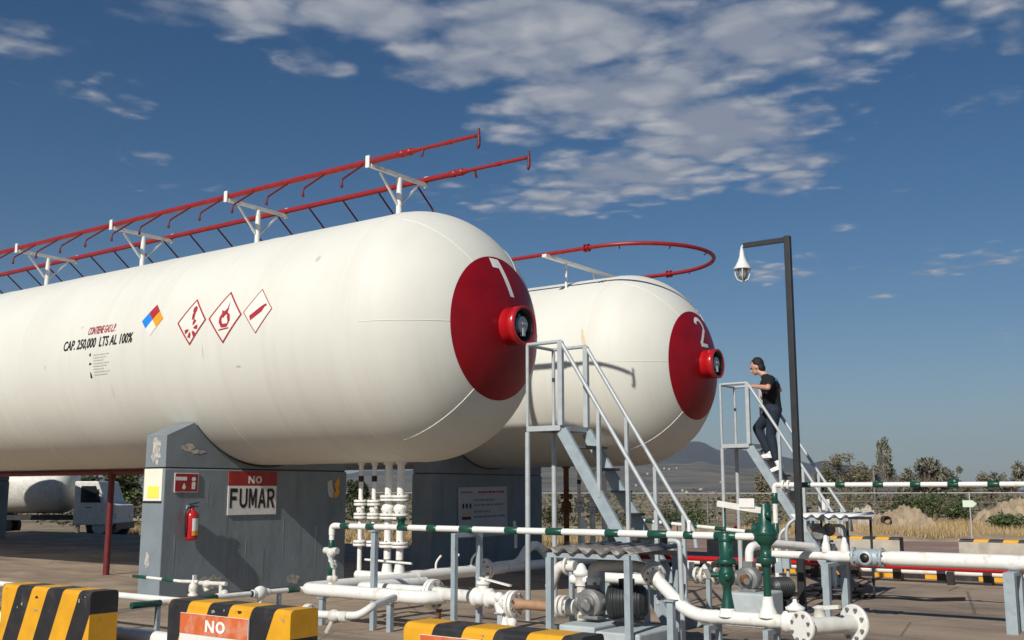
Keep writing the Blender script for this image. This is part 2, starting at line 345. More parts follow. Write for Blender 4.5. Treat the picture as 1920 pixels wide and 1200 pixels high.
# ------------------------------------------------------------------ tanks
def ell(O,rho,ang,off=0.0):                # point on the dished head, rho from the axis, ang around it
    t=math.sqrt(max(0,1-(rho/R)**2)); n=Vector((t*R/(R*K),rho/R*math.cos(ang)*1.0,rho/R*math.sin(ang))); 
    nn=Vector((t/K,rho/R*math.cos(ang),rho/R*math.sin(ang))).normalized()
    return Vector((O.x+(t-1)*R*K,O.y+rho*math.cos(ang),O.z+rho*math.sin(ang)))+nn*off
def onhead(O,y,z,off=.006): return ell(O,math.hypot(y,z),math.atan2(z,y),off)
def oncyl(O,x,arc,off=.006): a=arc/R; return Vector((x,O.y-(R+off)*math.cos(a),O.z+(R+off)*math.sin(a)))
TL=29.0
def make_tank(O,label,number):
    t=thing('storage_tank',label,'gas tank',(O.x-TL/2,O.y,O.z-R))
    prof=[]; n=26
    for i in range(n+1):
        a=PI/2*i/n; prof.append((-TL+R*K-R*K*math.cos(a),R*math.sin(a)))
    for i in range(1,24): prof.append((-TL+R*K+(TL-2*R*K)*i/24,R))
    for i in range(n+1):
        a=PI/2*i/n; prof.append((-R*K+R*K*math.sin(a),R*math.cos(a)))
    mb=MB(); mb.lathe(Vector((O.x,O.y,O.z)),(1,0,0),prof,128,0,True,False); mb.build('shell','tank',t)
    # weld beads: one round the knuckle, rings along the shell, meridians of the head plates
    for x in [-R*K]+[-R*K-2.43*i for i in range(1,11)]:
        w=MB(); w.tube(circle_pts((O.x+x,O.y,O.z),(1,0,0),R-.001,96)+[circle_pts((O.x+x,O.y,O.z),(1,0,0),R-.001,96)[0]],.006,6,0,False); w.build('weld_bead','tankband',t)
    for k in range(6):
        a=PI+math.radians(1.5)+k*PI/3
        w=MB(); w.tube([ell(O,RC+(R-RC)*i/14,a,0) for i in range(15)],.007 if k in(1,) else .005,6,0,False); w.build('weld_bead','tankband',t)
    c=MB(); prof=[]
    vs=[];m=96;r_=[RC*i/16 for i in range(1,17)]
    for r in r_: vs+=[ell(O,r,2*PI*k/m,.004) for k in range(m)]
    vs.append(ell(O,0,0,.004)); N=len(vs)-1
    fs=[(i*m+k,i*m+(k+1)%m,(i+1)*m+(k+1)%m,(i+1)*m+k) for i in range(15) for k in range(m)]+[(N,k,(k+1)%m) for k in range(m)]
    c.add(vs,fs,0,True); cap=c.build('end_cap','red',t)
    # painted number
    nb=MB()
    if number=='1':
        segs=[[(-.175,.895),(-.055,.895),(.13,.37),(.045,.37),(-.105,.735),(-.175,.735)]]
        pts=segs[0]
        # strip quads so the figure follows the dished head
        def q(a,b,cc,d,n=8):
            L=[(Vector(a).lerp(Vector(b),i/n),Vector(d).lerp(Vector(cc),i/n)) for i in range(n+1)]
            for i in range(n):
                for j in range(2):
                    P=[L[i][0].lerp(L[i][1],j/2),L[i+1][0].lerp(L[i+1][1],j/2),L[i+1][0].lerp(L[i+1][1],(j+1)/2),L[i][0].lerp(L[i][1],(j+1)/2)]
                    nb.add([onhead(O,p.x,p.y,.008) for p in P],[(0,1,2,3)],0)
        q((-.085,.90,0),(.045,.40,0),(.135,.40,0),(.005,.90,0)); q((-.175,.90,0),(-.085,.90,0),(-.056,.77,0),(-.175,.77,0),3)
    else:
        path=[]
        for i in range(13):
            a=math.radians(165-230*i/12); path.append(Vector((.02+.135*math.cos(a),.68+.125*math.sin(a),0)))
        path+=[Vector((.05,.53,0)),Vector((-.03,.44,0)),Vector((-.105,.345,0))]
        wv=.034
        for i in range(len(path)-1):
            d=(path[i+1]-path[i]).normalized(); nn=Vector((-d.y,d.x,0))*wv
            a=path[i]-d*.008; b=path[i+1]+d*.008
            nb.add([onhead(O,p.x,p.y,.008+.0004*(i%2)) for p in (a+nn,a-nn,b-nn,b+nn)],[(0,1,2,3)],0)
        for i in range(6):
            x0=-.125+.27*i/6; x1=-.125+.27*(i+1)/6
            nb.add([onhead(O,x,y,.0096) for x,y in((x0,.30),(x1,.30),(x1,.365),(x0,.365))],[(0,1,2,3)],0)
    nb.build('painted_number','whiteink',cap)
    # gauge nozzle: red sleeve, dark bore, grey gauge face
    z=MB(); p=Vector((O.x-.02,O.y,O.z)); z.lathe(p,(1,0,0),[(0,.245),(.12,.245),(.125,.252),(.245,.252),(.245,.222),(.06,.215)],36,0,True,False)
    noz=z.build('gauge_nozzle','redbright',t)
    b=MB(); b.lathe(p+Vector((.05,0,0)),(1,0,0),[(0,.215),(.02,.215),(.022,.0)],30,0,False);b.lathe(p+Vector((.06,0,0)),(1,0,0),[(0,.213),(.175,.220),(.175,.205),(.0,.200)],36,0,True,False) 
    for i in range(8):
        a=2*PI*i/8; b.cyl(p+Vector((.06,.165*math.cos(a),.165*math.sin(a))),p+Vector((.10,.165*math.cos(a),.165*math.sin(a))),.018,6)
    b.build('blind_flange','black',noz)
    p=p-Vector((.065,0,0)); g=MB(); g.lathe(p+Vector((.13,0,.01)),(1,0,0),[(0,.06),(.06,.06),(.06,.105),(.12,.11),(.15,.105),(.152,0)],20,0,False)
    g.box(p+Vector((.27,.01,-.09)),(.05,.05,.1)); g.cyl(p+Vector((.2,0,.1)),p+Vector((.2,.03,.15)),.016,8); g.box(p+Vector((.29,.015,.02)),(.02,.09,.025),0)
    g.build('level_gauge','grey',noz)
    return t
tank1=make_tank(O1,'nearer white gas tank, red end cap painted 1, hazard diamonds on its side','1')
tank2=make_tank(O2,'farther white gas tank with a red end cap painted 2, beyond the first tank','2')
# painted marks on the first tank
def curved(V,Fc,x0,arc0,name,m,off=.006,parent=tank1,shear=0):
    bm=bmesh.new(); vv=[bm.verts.new((x+shear*y,y,0)) for x,y in V]
    for f in Fc:
        try: bm.faces.new([vv[i] for i in f])
        except ValueError: pass
    ys=[v[1] for v in V]; lo,hi=min(ys),max(ys); k=max(2,int((hi-lo)/.05))
    for i in range(1,k):
        g=bm.verts[:]+bm.edges[:]+bm.faces[:]
        bmesh.ops.bisect_plane(bm,geom=g,plane_co=(0,lo+(hi-lo)*i/k,0),plane_no=(0,1,0))
    bm.verts.index_update(); mb=MB()
    mb.add([oncyl(O1,x0+v.co.x,arc0+v.co.y,off) for v in bm.verts],[tuple(v.index for v in f.verts) for f in bm.faces],0)
    bm.free(); return mb.build(name,m,parent)
V,Fc=text_xy('CAP. 250,000  LTS AL 100%',1.78,.18,.020); curved(V,Fc,-6.51,.13,'lettering','ink',shear=.12)
V,Fc=text_xy('CONTIENE GAS L.P.',.70,.125,.012,.25); curved(V,Fc,-6.44,.335,'lettering','redink')
def rect(w,h,cx=0,cy=0): return [(cx-w/2,cy-h/2),(cx+w/2,cy-h/2),(cx+w/2,cy+h/2),(cx-w/2,cy+h/2)]
V=[];Fc=[]
for i in range(8):
    w=.40-.07*(i%3); q=rect(w,.016,-.02+(w-.4)/2,.15-.043*i); Fc.append(tuple(range(len(V),len(V)+4))); V+=q
curved(V,Fc,-6.36,-.20,'small_print','greyink')
V=[];Fc=[]
for q in ([(-.03,.15),(.0,.13),(.02,.16),(0,.19)],[(-.03,.0),(.03,.012),(.02,.04),(-.02,.03)],[(-.02,-.19),(.03,-.2),(.01,-.12),(-.01,-.1)]):
    Fc.append(tuple(range(len(V),len(V)+4))); V+=q
curved(V,Fc,-6.66,-.20,'small_pictogram','ink')
def diamond_ring(w,h,t): 
    o=[(0,h),(w,0),(0,-h),(-w,0)]; i=[(0,h-t*1.4),(w-t*1.4,0),(0,-h+t*1.4),(-w+t*1.4,0)]
    return o+i,[(k,(k+1)%4,4+(k+1)%4,4+k) for k in range(4)]
def hazard(x,arc,w,h,t,shapes,ink):
    V,Fc=[(0,h),(w,0),(0,-h),(-w,0)],[(0,1,2,3)]
    p=curved(V,Fc,x,arc,'hazard_diamond','tankband',.005)
    V,Fc=diamond_ring(w,h,t); curved(V,Fc,x,arc,'border',ink,.008,p)
    V=[];Fc=[]
    for s in shapes: Fc.append(tuple(range(len(V),len(V)+len(s)))); V+=list(s)
    curved(V,Fc,x,arc,'pictogram','redink',.008,p)
def ring(cx,cy,rx,ry,n=16,rot=0): return [(cx+rx*math.cos(2*PI*k/n)*math.cos(rot)-ry*math.sin(2*PI*k/n)*math.sin(rot),cy+rx*math.cos(2*PI*k/n)*math.sin(rot)+ry*math.sin(2*PI*k/n)*math.cos(rot)) for k in range(n)]
# exploding body: head and torso over a burst of petals
sh=[ring(.03,.17,.045,.055),[(-.01,.115),(.055,.125),(.05,.03),(.0,.02)]]
for k in range(5):
    a=math.radians(200+k*55); cx,cy=.01+.085*math.cos(a),-.10+.085*math.sin(a)
    sh.append([(cx+.025*math.cos(a+1.6),cy+.025*math.sin(a+1.6)),(cx-.04*math.cos(a),cy-.04*math.sin(a)),(cx+.025*math.cos(a-1.6),cy+.025*math.sin(a-1.6)),(cx+.06*math.cos(a-.55),cy+.06*math.sin(a-.55)),(cx+.06*math.cos(a+.55),cy+.06*math.sin(a+.55))])
hazard(-4.275,.25,.315,.34,.024,sh,'redink')
fl=[[(-.05,-.15),(-.115,-.07),(-.11,.0),(-.07,.05),(-.055,.02),(-.06,-.05),(-.03,-.10)],[(-.07,.05),(-.08,.10),(-.02,.08),(.0,.02),(-.03,-.02),(-.06,-.0)],[(-.02,.08),(.03,.12),(.05,.22),(.055,.11),(.04,.03),(.0,.02)],[(.04,.06),(.10,.02),(.115,-.06),(.07,-.14),(.05,-.15),(.07,-.07),(.045,-.01)],[(-.05,-.15),(.05,-.15),(.07,-.10),(-.03,-.10)],[(-.10,-.190),(.10,-.175),(.10,-.155),(-.10,-.170)]]
hazard(-3.565,.25,.345,.37,.024,fl,'redink')
cy_=[[(-.150,-.060),(-.120,-.125),(.085,-.022),(.130,.040),(.165,.048),(.155,.082),(.115,.075),(.045,.045)]]
hazard(-2.91,.27,.285,.31,.012,cy_,'redink')
def blotch(x,arc,rx,ry,seed,m,name):
    rr=random.Random(seed); P=[]
    for k in range(28):
        a=2*PI*k/28; q=1+rr.uniform(-.22,.22); P.append((rx*q*math.cos(a),ry*q*math.sin(a)))
    curved(P,[tuple(range(28))],x,arc,name,m,.003)
M['smudge']=mat('grey_smudge',(.57,.56,.50),.7,0,.2,9)
for x,a,rx,ry,sd_ in((-2.05,.95,.035,.05,1),(-7.9,-.15,.015,.035,2),(-7.0,.42,.02,.02,3),(-3.3,-.45,.05,.012,5),(-6.2,-.62,.006,.12,7),(-4.0,-.2,.005,.10,9),(-9.6,.3,.02,.02,11)): blotch(x,a,rx,ry,sd_,'smudge','smudge')
# four colour rating diamond (lower quadrant white)
f=MB(); cx0,a0=-5.205,.365; w,h=.25,.245
def fdia(q,off,mi):
    n=5
    for i in range(n):
        for j in range(n):
            def P(u,v): a=Vector((*q[0],0)).lerp(Vector((*q[1],0)),u); b=Vector((*q[3],0)).lerp(Vector((*q[2],0)),u); return a.lerp(b,v)
            f.add([oncyl(O1,cx0+p.x,a0+p.y,off) for p in (P(i/n,j/n),P((i+1)/n,j/n),P((i+1)/n,(j+1)/n),P(i/n,(j+1)/n))],[(0,1,2,3)],mi)
fdia([(0,0),(w/2,h/2),(0,h),(-w/2,h/2)],.006,0); fdia([(0,0),(-w/2,h/2),(-w,0),(-w/2,-h/2)],.006,1)
fdia([(0,0),(w/2,-h/2),(w,0),(w/2,h/2)],.006,2); fdia([(0,0),(-w/2,-h/2),(0,-h),(w/2,-h/2)],.006,3)
f.build('rating_diamond',['redink','blue','amber','tankband'],tank1)
# rust run on the second tank
st=MB(); 
for i in range(10):
    a0_,a1_=.55-.045*i,.55-.045*(i+1); wd=.035*(1-abs(i-5)/9); wd2=.035*(1-abs(i-4)/9); xx=-1.47+.012*i
    q=[(xx-wd,a0_),(xx+wd,a0_),(xx+.012+wd2,a1_),(xx+.012-wd2,a1_)]
    st.add([oncyl(O2,x,a,.004) for x,a in q],[(0,1,2,3)],0)
M['run']=mat('pale_rust_run',(.60,.50,.32),.5,0,.2,8); st.build('rust_run','run',tank2)

# pipe supports welded to the top of tank 1
TX=[-1.96-3.0*i for i in range(9)]
for x in TX:
    s=MB(); zt=O1.z+R
    s.cyl((x,0,zt-.03),(x,0,5.86),.042,14); s.lathe((x,0,zt-.012),(0,0,1),[(0,.10),(.014,.10)],16)
    post=s.build('support_post','white',tank1)
    b=MB(); b.bar((x,-.60,5.893),(x,.58,5.893),.05,.05); b.build('crossbar','whitedirty',post)
    for sy in(-1,1): MB().bar((x,.04*sy,5.47),(x,.40*sy,5.848),.028,.028).build('brace','white',post)
    for y in(-.635,.605): MB().box((x-.02,y,5.945),(.07,.018,.17)).build('clip','white',post)
# tank 1 spray lines
def spray_line(y,out,label):
    z=5.958; t=thing('spray_pipe',label,'spray pipe',(-12,y,z),'red cooling spray pipes along the first tank')
    m=MB(); m.tube([(-26,y,z),(-1.30,y,z)],.042,14,0); 
    for x in(-1.42,-1.28): m.lathe((x-.05,y,z),(1,0,0),[(0,.046),(.01,.054),(.09,.054),(.1,.046)],14,0)
    m.tube([(-1.3,y,z),(-1.18,y,z),(-1.1,y,z),(-.14,y,z)],[.042,.04,.027,.027],12,0)
    m.lathe((-.62 if y<0 else -.66,y,z),(1,0,0),[(0,.034),(.09,.034)],10,0)
    m.build('pipe','redpipe',t)
    m=MB(); m.tube(fillet([(-.14,y,z),(-.085,y,z),(-.085,y,z-.14),(-.11,y,z-.17)],.05),.022,10); m.cyl((-.085,y,z),(-.085,y,z+.09),.016,8); m.build('end_nozzle','redarm',t)
    m=MB(); m.tube(fillet([(-1.02,y,z),(-1.02,y+out*.02,z-.08),(-1.02,y+out*.04,z-.12)],.04),.016,8); m.build('spray_nozzle','redarm',t)
    x=-2.13
    while x>-21:
        m=MB(); m.tube(fillet([(x,y,z-.02),(x,y+out*.05,z-.06),(x,y+out*.40,z-.33),(x,y+out*.40,z-.43)],.07),.0145,8)
        m.lathe((x,y+out*.40,z-.40),(0,0,-1),[(0,.02),(.03,.022),(.05,.014)],8)
        m.build('spray_arm','redarm',t); x-=.755
spray_line(-.575,-1,'red cooling spray pipe on the near ends of the cross bars above the first tank')
spray_line(.545,1,'red cooling spray pipe on the far ends of the cross bars above the first tank')

# spray ring over tank 2 and its stand
zr=5.57; t=thing('spray_ring','red looped spray pipe on a white stand above the second tank','spray pipe',(-1.3,5.65,zr))
rp=[(-24,4.25,zr)]+[(-1.3,4.25,zr)]+[Vector((-1.3+1.4*math.sin(PI*i/30),5.65-1.4*math.cos(PI*i/30),zr)) for i in range(1,30)]+[(-1.3,7.05,zr),(-24,7.05,zr)]
m=MB(); m.tube(rp,.036,14); m.build('pipe','redpipe',t)
for (u,v,y) in((1092,462,4.25),(1250,512,7.05)):
    x=px(u,v,2,zr).x; m=MB()
    for dx in(-.035,.035): m.lathe((x+dx-.02,y,zr),(1,0,0),[(0,.07),(.03,.07)],16)
    m.build('coupling_flange','redpipe',t)
for i in range(5):
    a=PI*(i+.5)/5; c=Vector((-1.3+1.4*math.sin(a),5.65-1.4*math.cos(a),zr)); d=(Vector((-1.3,5.65,zr))-c).normalized()
    m=MB(); m.tube([c,c+d*.01+Vector((0,0,-.05)),c+d*.04+Vector((0,0,-.07))],.011,8); m.build('spray_nozzle','redarm',t)
for x in(-2.25,-6.25,-10.25):
    m=MB(); m.bar((x,4.10,zr-.055),(x,7.2,zr-.055),.09,.05); 
    s=m.build('stand_beam','white',tank2)
    for y in(4.8,5.75,6.6):
        zz=O2.z+math.sqrt(R*R-(y-O2.y)**2)-.02; m=MB(); m.cyl((x,y,zz),(x,y,zr-.075),.022,10); m.build('stand_leg','white',s)

# ------------------------------------------------------------------ saddles
XS=-4.6
def saddle(O,x1,label,grp=None):
    t=thing('concrete_saddle',label,'tank saddle',(x1-.24,O.y,0),grp); th=.48; yw=1.76; zl=1.757
    m=MB(); m.box((x1-th/2,O.y,zl/2),(th,2*yw,zl),0); m.build('pedestal','saddle',t,bevel=.012)
    a0=math.asin(1.27/(R+.012)); arc=[]
    for i in range(33):
        a=-a0+2*a0*i/32; arc.append((math.sin(a)*(R+.012),O.z-math.cos(a)*(R+.012)))
    arc=[(y,max(z,zl+.03)) for y,z in arc]
    yw2=yw-.014; top=O.z-math.cos(a0)*(R+.012)
    prof=[(-yw2,zl+.022),(yw2,zl+.022),(yw2,2.215),(1.30,top+.02)]+[(y,z) for y,z in arc[::-1]]+[(-1.30,top+.02),(-yw2,2.215)]
    bm=bmesh.new(); A=[bm.verts.new((x1-.012-t.location.x,y+O.y-t.location.y,z)) for y,z in prof]; f=bm.faces.new(A)
    r=bmesh.ops.extrude_face_region(bm,geom=[f]); bmesh.ops.translate(bm,verts=[v for v in r['geom'] if isinstance(v,bmesh.types.BMVert)],vec=(-th+.024,0,0))
    bmesh.ops.recalc_face_normals(bm,faces=bm.faces); me=bpy.data.meshes.new('cradle'); bm.to_mesh(me); bm.free(); me.materials.append(M['cradle'])
    o=bpy.data.objects.new('cradle',me); COL.objects.link(o); o.parent=t
    m=MB(); m.box((x1-th/2,O.y,zl+.011),(th-.05,2*yw-.05,.022),0); m.build('joint_strip','black',t)
    # felt strip between steel and concrete
    m=MB()
    for i in range(32):
        (ya,za),(yb,zb)=arc[i],arc[i+1]
        m.add([(x,O.y+y,z) for x,y,z in((x1+.012,ya,za-.022),(x1+.012,yb,zb-.022),(x1+.012,yb,zb-.002),(x1+.012,ya,za-.002))],[(0,1,2,3)],0)
    m.build('felt_strip','black',t)
    return t
sad1=saddle(O1,XS,'grey concrete saddle under the nearer tank with the NO FUMAR sign')
sad2=saddle(O2,XS,'dark shaded concrete saddle under the farther tank')
saddle(O1,-25.2,'rear concrete saddle of the nearer tank, far left','rear tank saddles'); saddle(O2,-25.2,'rear concrete saddle of the farther tank, far left','rear tank saddles')
# peeled plaster patches on the cradle (irregular outlines)
def patch(parent,cx,cy,rx,ry,fn,name,m,seed):
    rr=random.Random(seed); P=[]
    for k in range(18):
        a=2*PI*k/18; s=1+rr.uniform(-.28,.25); P.append(fn(cx+rx*s*math.cos(a),cy+ry*s*math.sin(a)))
    mb=MB(); mb.add(P+[fn(cx,cy)],[(18,k,(k+1)%18) for k in range(18)],0); mb.build(name,m,parent)
M['drip']=mat('pale_paint_run',(.30,.34,.36),.8,0,.15,9)
def drips(parent,x,items):
    for i,(y,z1,z0,w) in enumerate(items):
        mb=MB(); rr=random.Random(i+3); L=[]
        for k in range(7): zz_=z1+(z0-z1)*k/6; ww=w*(1-.75*k/6)*rr.uniform(.8,1.2); L.append((y+rr.uniform(-.004,.004),zz_,ww))
        vs=[(x,a+sg*b_,zc) for a,zc,b_ in L for sg in(-1,1)]; mb.add(vs,[(2*k,2*k+1,2*k+3,2*k+2) for k in range(6)]); mb.build('paint_run','drip' if i%3 else 'cradle',parent)
drips(sad1,-4.5975,[(-.66,1.10,.78,.014),(.42,1.05,.30,.018),(-.30,.75,.22,.012),(.78,1.2,.5,.013),(-1.55,.85,.30,.016),(1.1,.9,.2,.02),(.05,.6,.12,.012),(-1.02,1.55,1.2,.010)])
patch(sad1,-.9,.16,.22,.10,lambda a,b:(-4.5972,a,b),'chipped_patch','peel',15)
patch(sad1,.65,.12,.16,.07,lambda a,b:(-4.5972,a,b),'chipped_patch','peel',16)
patch(sad1,-4.9,.5,.05,.11,lambda a,b:(a,-1.7628,b),'chipped_patch','peel',17)
patch(sad1,-4.84,2.0,.10,.20,lambda a,b:(a,-1.749,b),'peeled_patch','peel',1)
patch(sad1,-1.39,2.05,.11,.055,lambda a,b:(-4.609,a,b),'peeled_patch','peel',5)
patch(sad1,-1.22,2.0,.12,.03,lambda a,b:(-4.608,a,b),'peeled_patch','peel',6)

# ------------------------------------------------------------------ signs on the saddles
def board(name,label,cat,c0,c1,x,mats_h,text=None):
    pass
XF=XS+.004
t=thing('no_smoking_sign','weathered red and white NO FUMAR sign on the saddle of the nearer tank','sign',(XF,-.23,1.1))
A=px(425,966,0,XF);B=px(516,960,0,XF); y0,y1=A.y,B.y; zt=1.735; zm=px(470,911,0,XF).z; zb=A.z
m=MB(); m.box((XF+.008,(y0+y1)/2,(zm+zb)/2),(.012,y1-y0,zm-zb),0); wb=m.build('lower_panel','signwhite',t)
m=MB(); m.box((XF+.008,(y0+y1)/2,(zt+zm)/2+.001),(.012,y1-y0,zt-zm-.002),0); rb=m.build('upper_panel','signred',t)
V,Fc=block_text('FUMAR',(y1-y0)*.93,(zm-zb)*.68); mb=MB(); mapped(mb,V,Fc,lambda a,b:(XF+.017,(y0+y1)/2+a,(zm+zb)/2+.03+b)); mb.build('lettering','ink',wb)
V,Fc=block_text('NO',.26,.11); mb=MB(); mapped(mb,V,Fc,lambda a,b:(XF+.017,-.18+a,(zt+zm)/2-.015+b)); mb.build('lettering','signwhite',rb)
t=thing('extinguisher_sign','small red square sign with white pictograms above the fire extinguisher','sign',(XF,-1.41,1.43))
m=MB(); m.box((XF+.006,-1.405,1.565),(.01,.40,.27)); bb=m.build('board','signwhite',t)
m=MB(); m.box((XF+.0135,-1.405,1.565),(.005,.375,.245)); m.build('red_field','redpipe',bb)
m=MB(); e=XF+.0175
m.add([(e,-1.56+a,1.60+b) for a,b in rect(.19,.05,.06,.02)],[(0,1,2,3)]); m.add([(e,-1.45+a,1.515+b) for a,b in [(0,.05),(-.03,-.01),(-.02,-.04),(.02,-.04),(.03,-.01)]],[(0,1,2,3,4)])
m.add([(e,-1.29+a,1.555+b) for a,b in rect(.06,.10,0,-.03)],[(0,1,2,3)]); m.add([(e,-1.29+a,1.615+b) for a,b in ring(0,0,.035,.03)],[tuple(range(16))]); m.build('pictogram','signwhite',bb)
t=thing('fire_extinguisher','red fire extinguisher hanging on the grey saddle under its sign','fire extinguisher',(XF+.10,-1.36,.77))
c=Vector((XF+.105,-1.36,.775)); m=MB()
m.lathe(c,(0,0,1),[(0,.055),(.012,.08),(.03,.085),(.33,.085),(.37,.075),(.40,.045),(.415,.028),(.44,.028)],24); m.build('cylinder','redbright',t)
m=MB(); a0=math.radians(-60); vs=[]; n=10
for i in range(n+1):
    a=-.55+1.55*i/n; 
    for z in(.07,.30): vs.append(c+Vector((.087*math.cos(a),.087*math.sin(a),z)))
m.add(vs,[(2*i,2*i+2,2*i+3,2*i+1) for i in range(n)],0,True); 
vs2=[c+Vector((.088*math.cos(-.55+1.55*i/n),.088*math.sin(-.55+1.55*i/n),z)) for i in range(n+1) for z in(.075,.13)]
m.add(vs2,[(2*i,2*i+2,2*i+3,2*i+1) for i in range(n)],1,True); m.build('label',['signwhite','amber'],t)
m=MB(); m.cyl(c+Vector((0,0,.44)),c+Vector((0,0,.48)),.022,10); m.bar(c+Vector((0,-.05,.49)),c+Vector((.01,.10,.515)),.02,.014); m.bar(c+Vector((0,0,.47)),c+Vector((.01,.10,.455)),.02,.012); m.build('handle','black',t)
m=MB(); m.tube(fillet([c+Vector((0,-.02,.46)),c+Vector((.02,-.12,.42)),c+Vector((.02,-.115,.15)),c+Vector((.01,-.10,.05))],.08),.011,8); m.build('hose','black',t)
m=MB(); m.box(c+Vector((-.092,0,.42)),(.02,.05,.12)); m.build('bracket','grey',t)
# emblem, papers, notice
t=thing('torn_sticker','torn yellow and grey sticker on the right edge of the nearer saddle','sticker',(XF,1.47,1.33))
m=MB(); e=XF+.004
m.add([(e,y,z) for y,z in((1.32,1.60),(1.42,1.63),(1.44,1.50),(1.47,1.46),(1.45,1.34),(1.36,1.36),(1.33,1.45))],[tuple(range(7))],1)
m.add([(e+.003,y,z) for y,z in((1.47,1.56),(1.56,1.68),(1.60,1.60),(1.57,1.50),(1.60,1.42),(1.55,1.36),(1.49,1.33),(1.46,1.40),(1.51,1.46))],[tuple(range(9))],0)
m.build('sticker_film',['amber','greyink'],t)
yl=-1.76-.004; t=thing('paper_notice','pale paper notice with a yellow block on the sunlit side of the saddle','notice',(-4.86,yl,1.33))
m=MB(); m.box((-4.845,yl,1.535),(.40,.006,.44)); pp_=m.build('sheet','paper',t)
m=MB(); m.box((-4.83,yl-.005,1.435),(.25,.004,.16)); m.build('yellow_block','paperyel',pp_)
m=MB(); m.box((-4.85,-1.766,1.30),(.42,.02,.018)); m.build('holder_strip','black',t)
XF2=XS+.004; t=thing('notice_board','large pale notice board with rows of small print on the farther saddle','sign',(XF2,5.42,.6))
P=[px(u,v,0,XF2+.01) for u,v in((860,1010),(951,1003),(949,912),(858,914))]
m=MB(); m.prism(P,(.012,0,0)); bd=m.build('board','signgrey',t)
def bp(a,b,off=.025):
    q=P[0].lerp(P[1],a).lerp(P[3].lerp(P[2],a),b); q.x+=off-.01+.003; return q
def brect(m,a0,a1,b0,b1,mi=0): m.add([bp(a0,b0),bp(a1,b0),bp(a1,b1),bp(a0,b1)],[(0,1,2,3)],mi)
rr=random.Random(3); m=MB()
brect(m,.05,.28,.885,.915,0)
x=.40
while x<.92: w_=rr.uniform(.03,.09); brect(m,x,min(x+w_,.95),.875,.915,1); x+=w_+.014
for b,en in((.72,.74),(.62,.95),(.49,.62),(.385,.95),(.10,.6),(.06,.4)):
    x=.30
    while x<en: w_=rr.uniform(.03,.10); brect(m,x,min(x+w_,en),b,b+.038,0); x+=w_+.015
for k in range(3):
    cx=.09+.07*k; m.add([bp(cx+.022*math.cos(a),.63+.055*math.sin(a)) for a in[2*PI*i/12 for i in range(12)]],[tuple(range(12))],2)
brect(m,.06,.22,.46,.50,3); brect(m,.06,.24,.36,.42,2)
m.build('printing',['greyink_d','redink','ink','amber'] if False else ['pump','redink','ink','amber'],bd)

# ------------------------------------------------------------------ access stairs
def make_stairs(label):
    x0,x1,y0,y1,zp=.79,1.255,-.75,-.20,2.19
    t=thing('access_stairs',label,'stairs',(x0,y0,0)); zr_=3.15; s=.045
    m=MB(); m.box(((x0+x1)/2,(y0+y1)/2,zp-.012),(x1-x0-.05,y1-y0-.05,.02),1)
    for y in(y0,y1): m.bar((x0,y,zp-.03),(x1,y,zp-.03),.045,.06,0)
    for x in(x0,x1): m.bar((x,y0+.024,zp-.03),(x,y1-.024,zp-.03),.045,.058,0)
    m.build('platform',['grey','tread'],t)
    for (x,y,w,top) in((x0,y0,.042,zr_),(x0,y1,.042,zr_)):
        m=MB(); m.cyl((x,y,0),(x,y,zp-.065),.03,12); m.build('leg','grey',t)
        m=MB(); m.cyl((x,y,zp),(x,y,top),.021,12); m.build('railing_post','grey',t)
    for y in(y0,y1):
        m=MB(); m.box((x1,y,(zp+zr_)/2),(.06,.05,zr_-zp)); m.build('railing_post','grey',t)
    m=MB()
    for y in(y0,y1): m.tube([(x0,y,zr_),(x1,y,zr_+.005)],.022,10)
    m.tube([(x0,y0,zr_-.004),(x0,y1,zr_-.004)],.02,10); m.build('top_rail','grey',t)
    sl=-1.575; xe=x1+(zp-.03)/-sl
    for y in(y0+.01,y1-.01):
        m=MB(); m.bar((x1+.01,y,zp-.06),(xe,y,.0),.045,.135); m.build('stringer','bluegrey',t)
        yy=y0 if y<-.4 else y1
        m=MB(); xr=x1+1.36; m.tube(fillet([(x1,yy,zr_+.005),(xr,yy,zr_+.005+sl*1.36),(xr+.02,yy,zr_+sl*1.39-.12)],.05),.024,10); m.build('handrail','grey',t)
        for d in(.50,.86,1.20):
            x=x1+d+(.0 if yy==y0 else .04); m=MB(); m.bar((x,yy,zp-.05+sl*(x-x1)+.03),(x,yy,zr_+sl*(x-x1)-.01),.04,.04,0,(0,1,0)); m.build('railing_post','grey',t)
    k=1
    while zp-.25*k>.1:
        z=zp-.25*k; x=x1+(z-zp)/sl+.045
        m=MB(); m.box((x,(y0+y1)/2,z),(.20,y1-y0-.07,.03)); m.build('tread','tread',t); k+=1
    return t
st1=make_stairs('grey steel stairs with handrails up to the gauge of the nearer tank')
st2=copy_tree(st1,None,(-.18,5.69,.0),'grey steel stairs with handrails by the farther tank, a man climbing them')

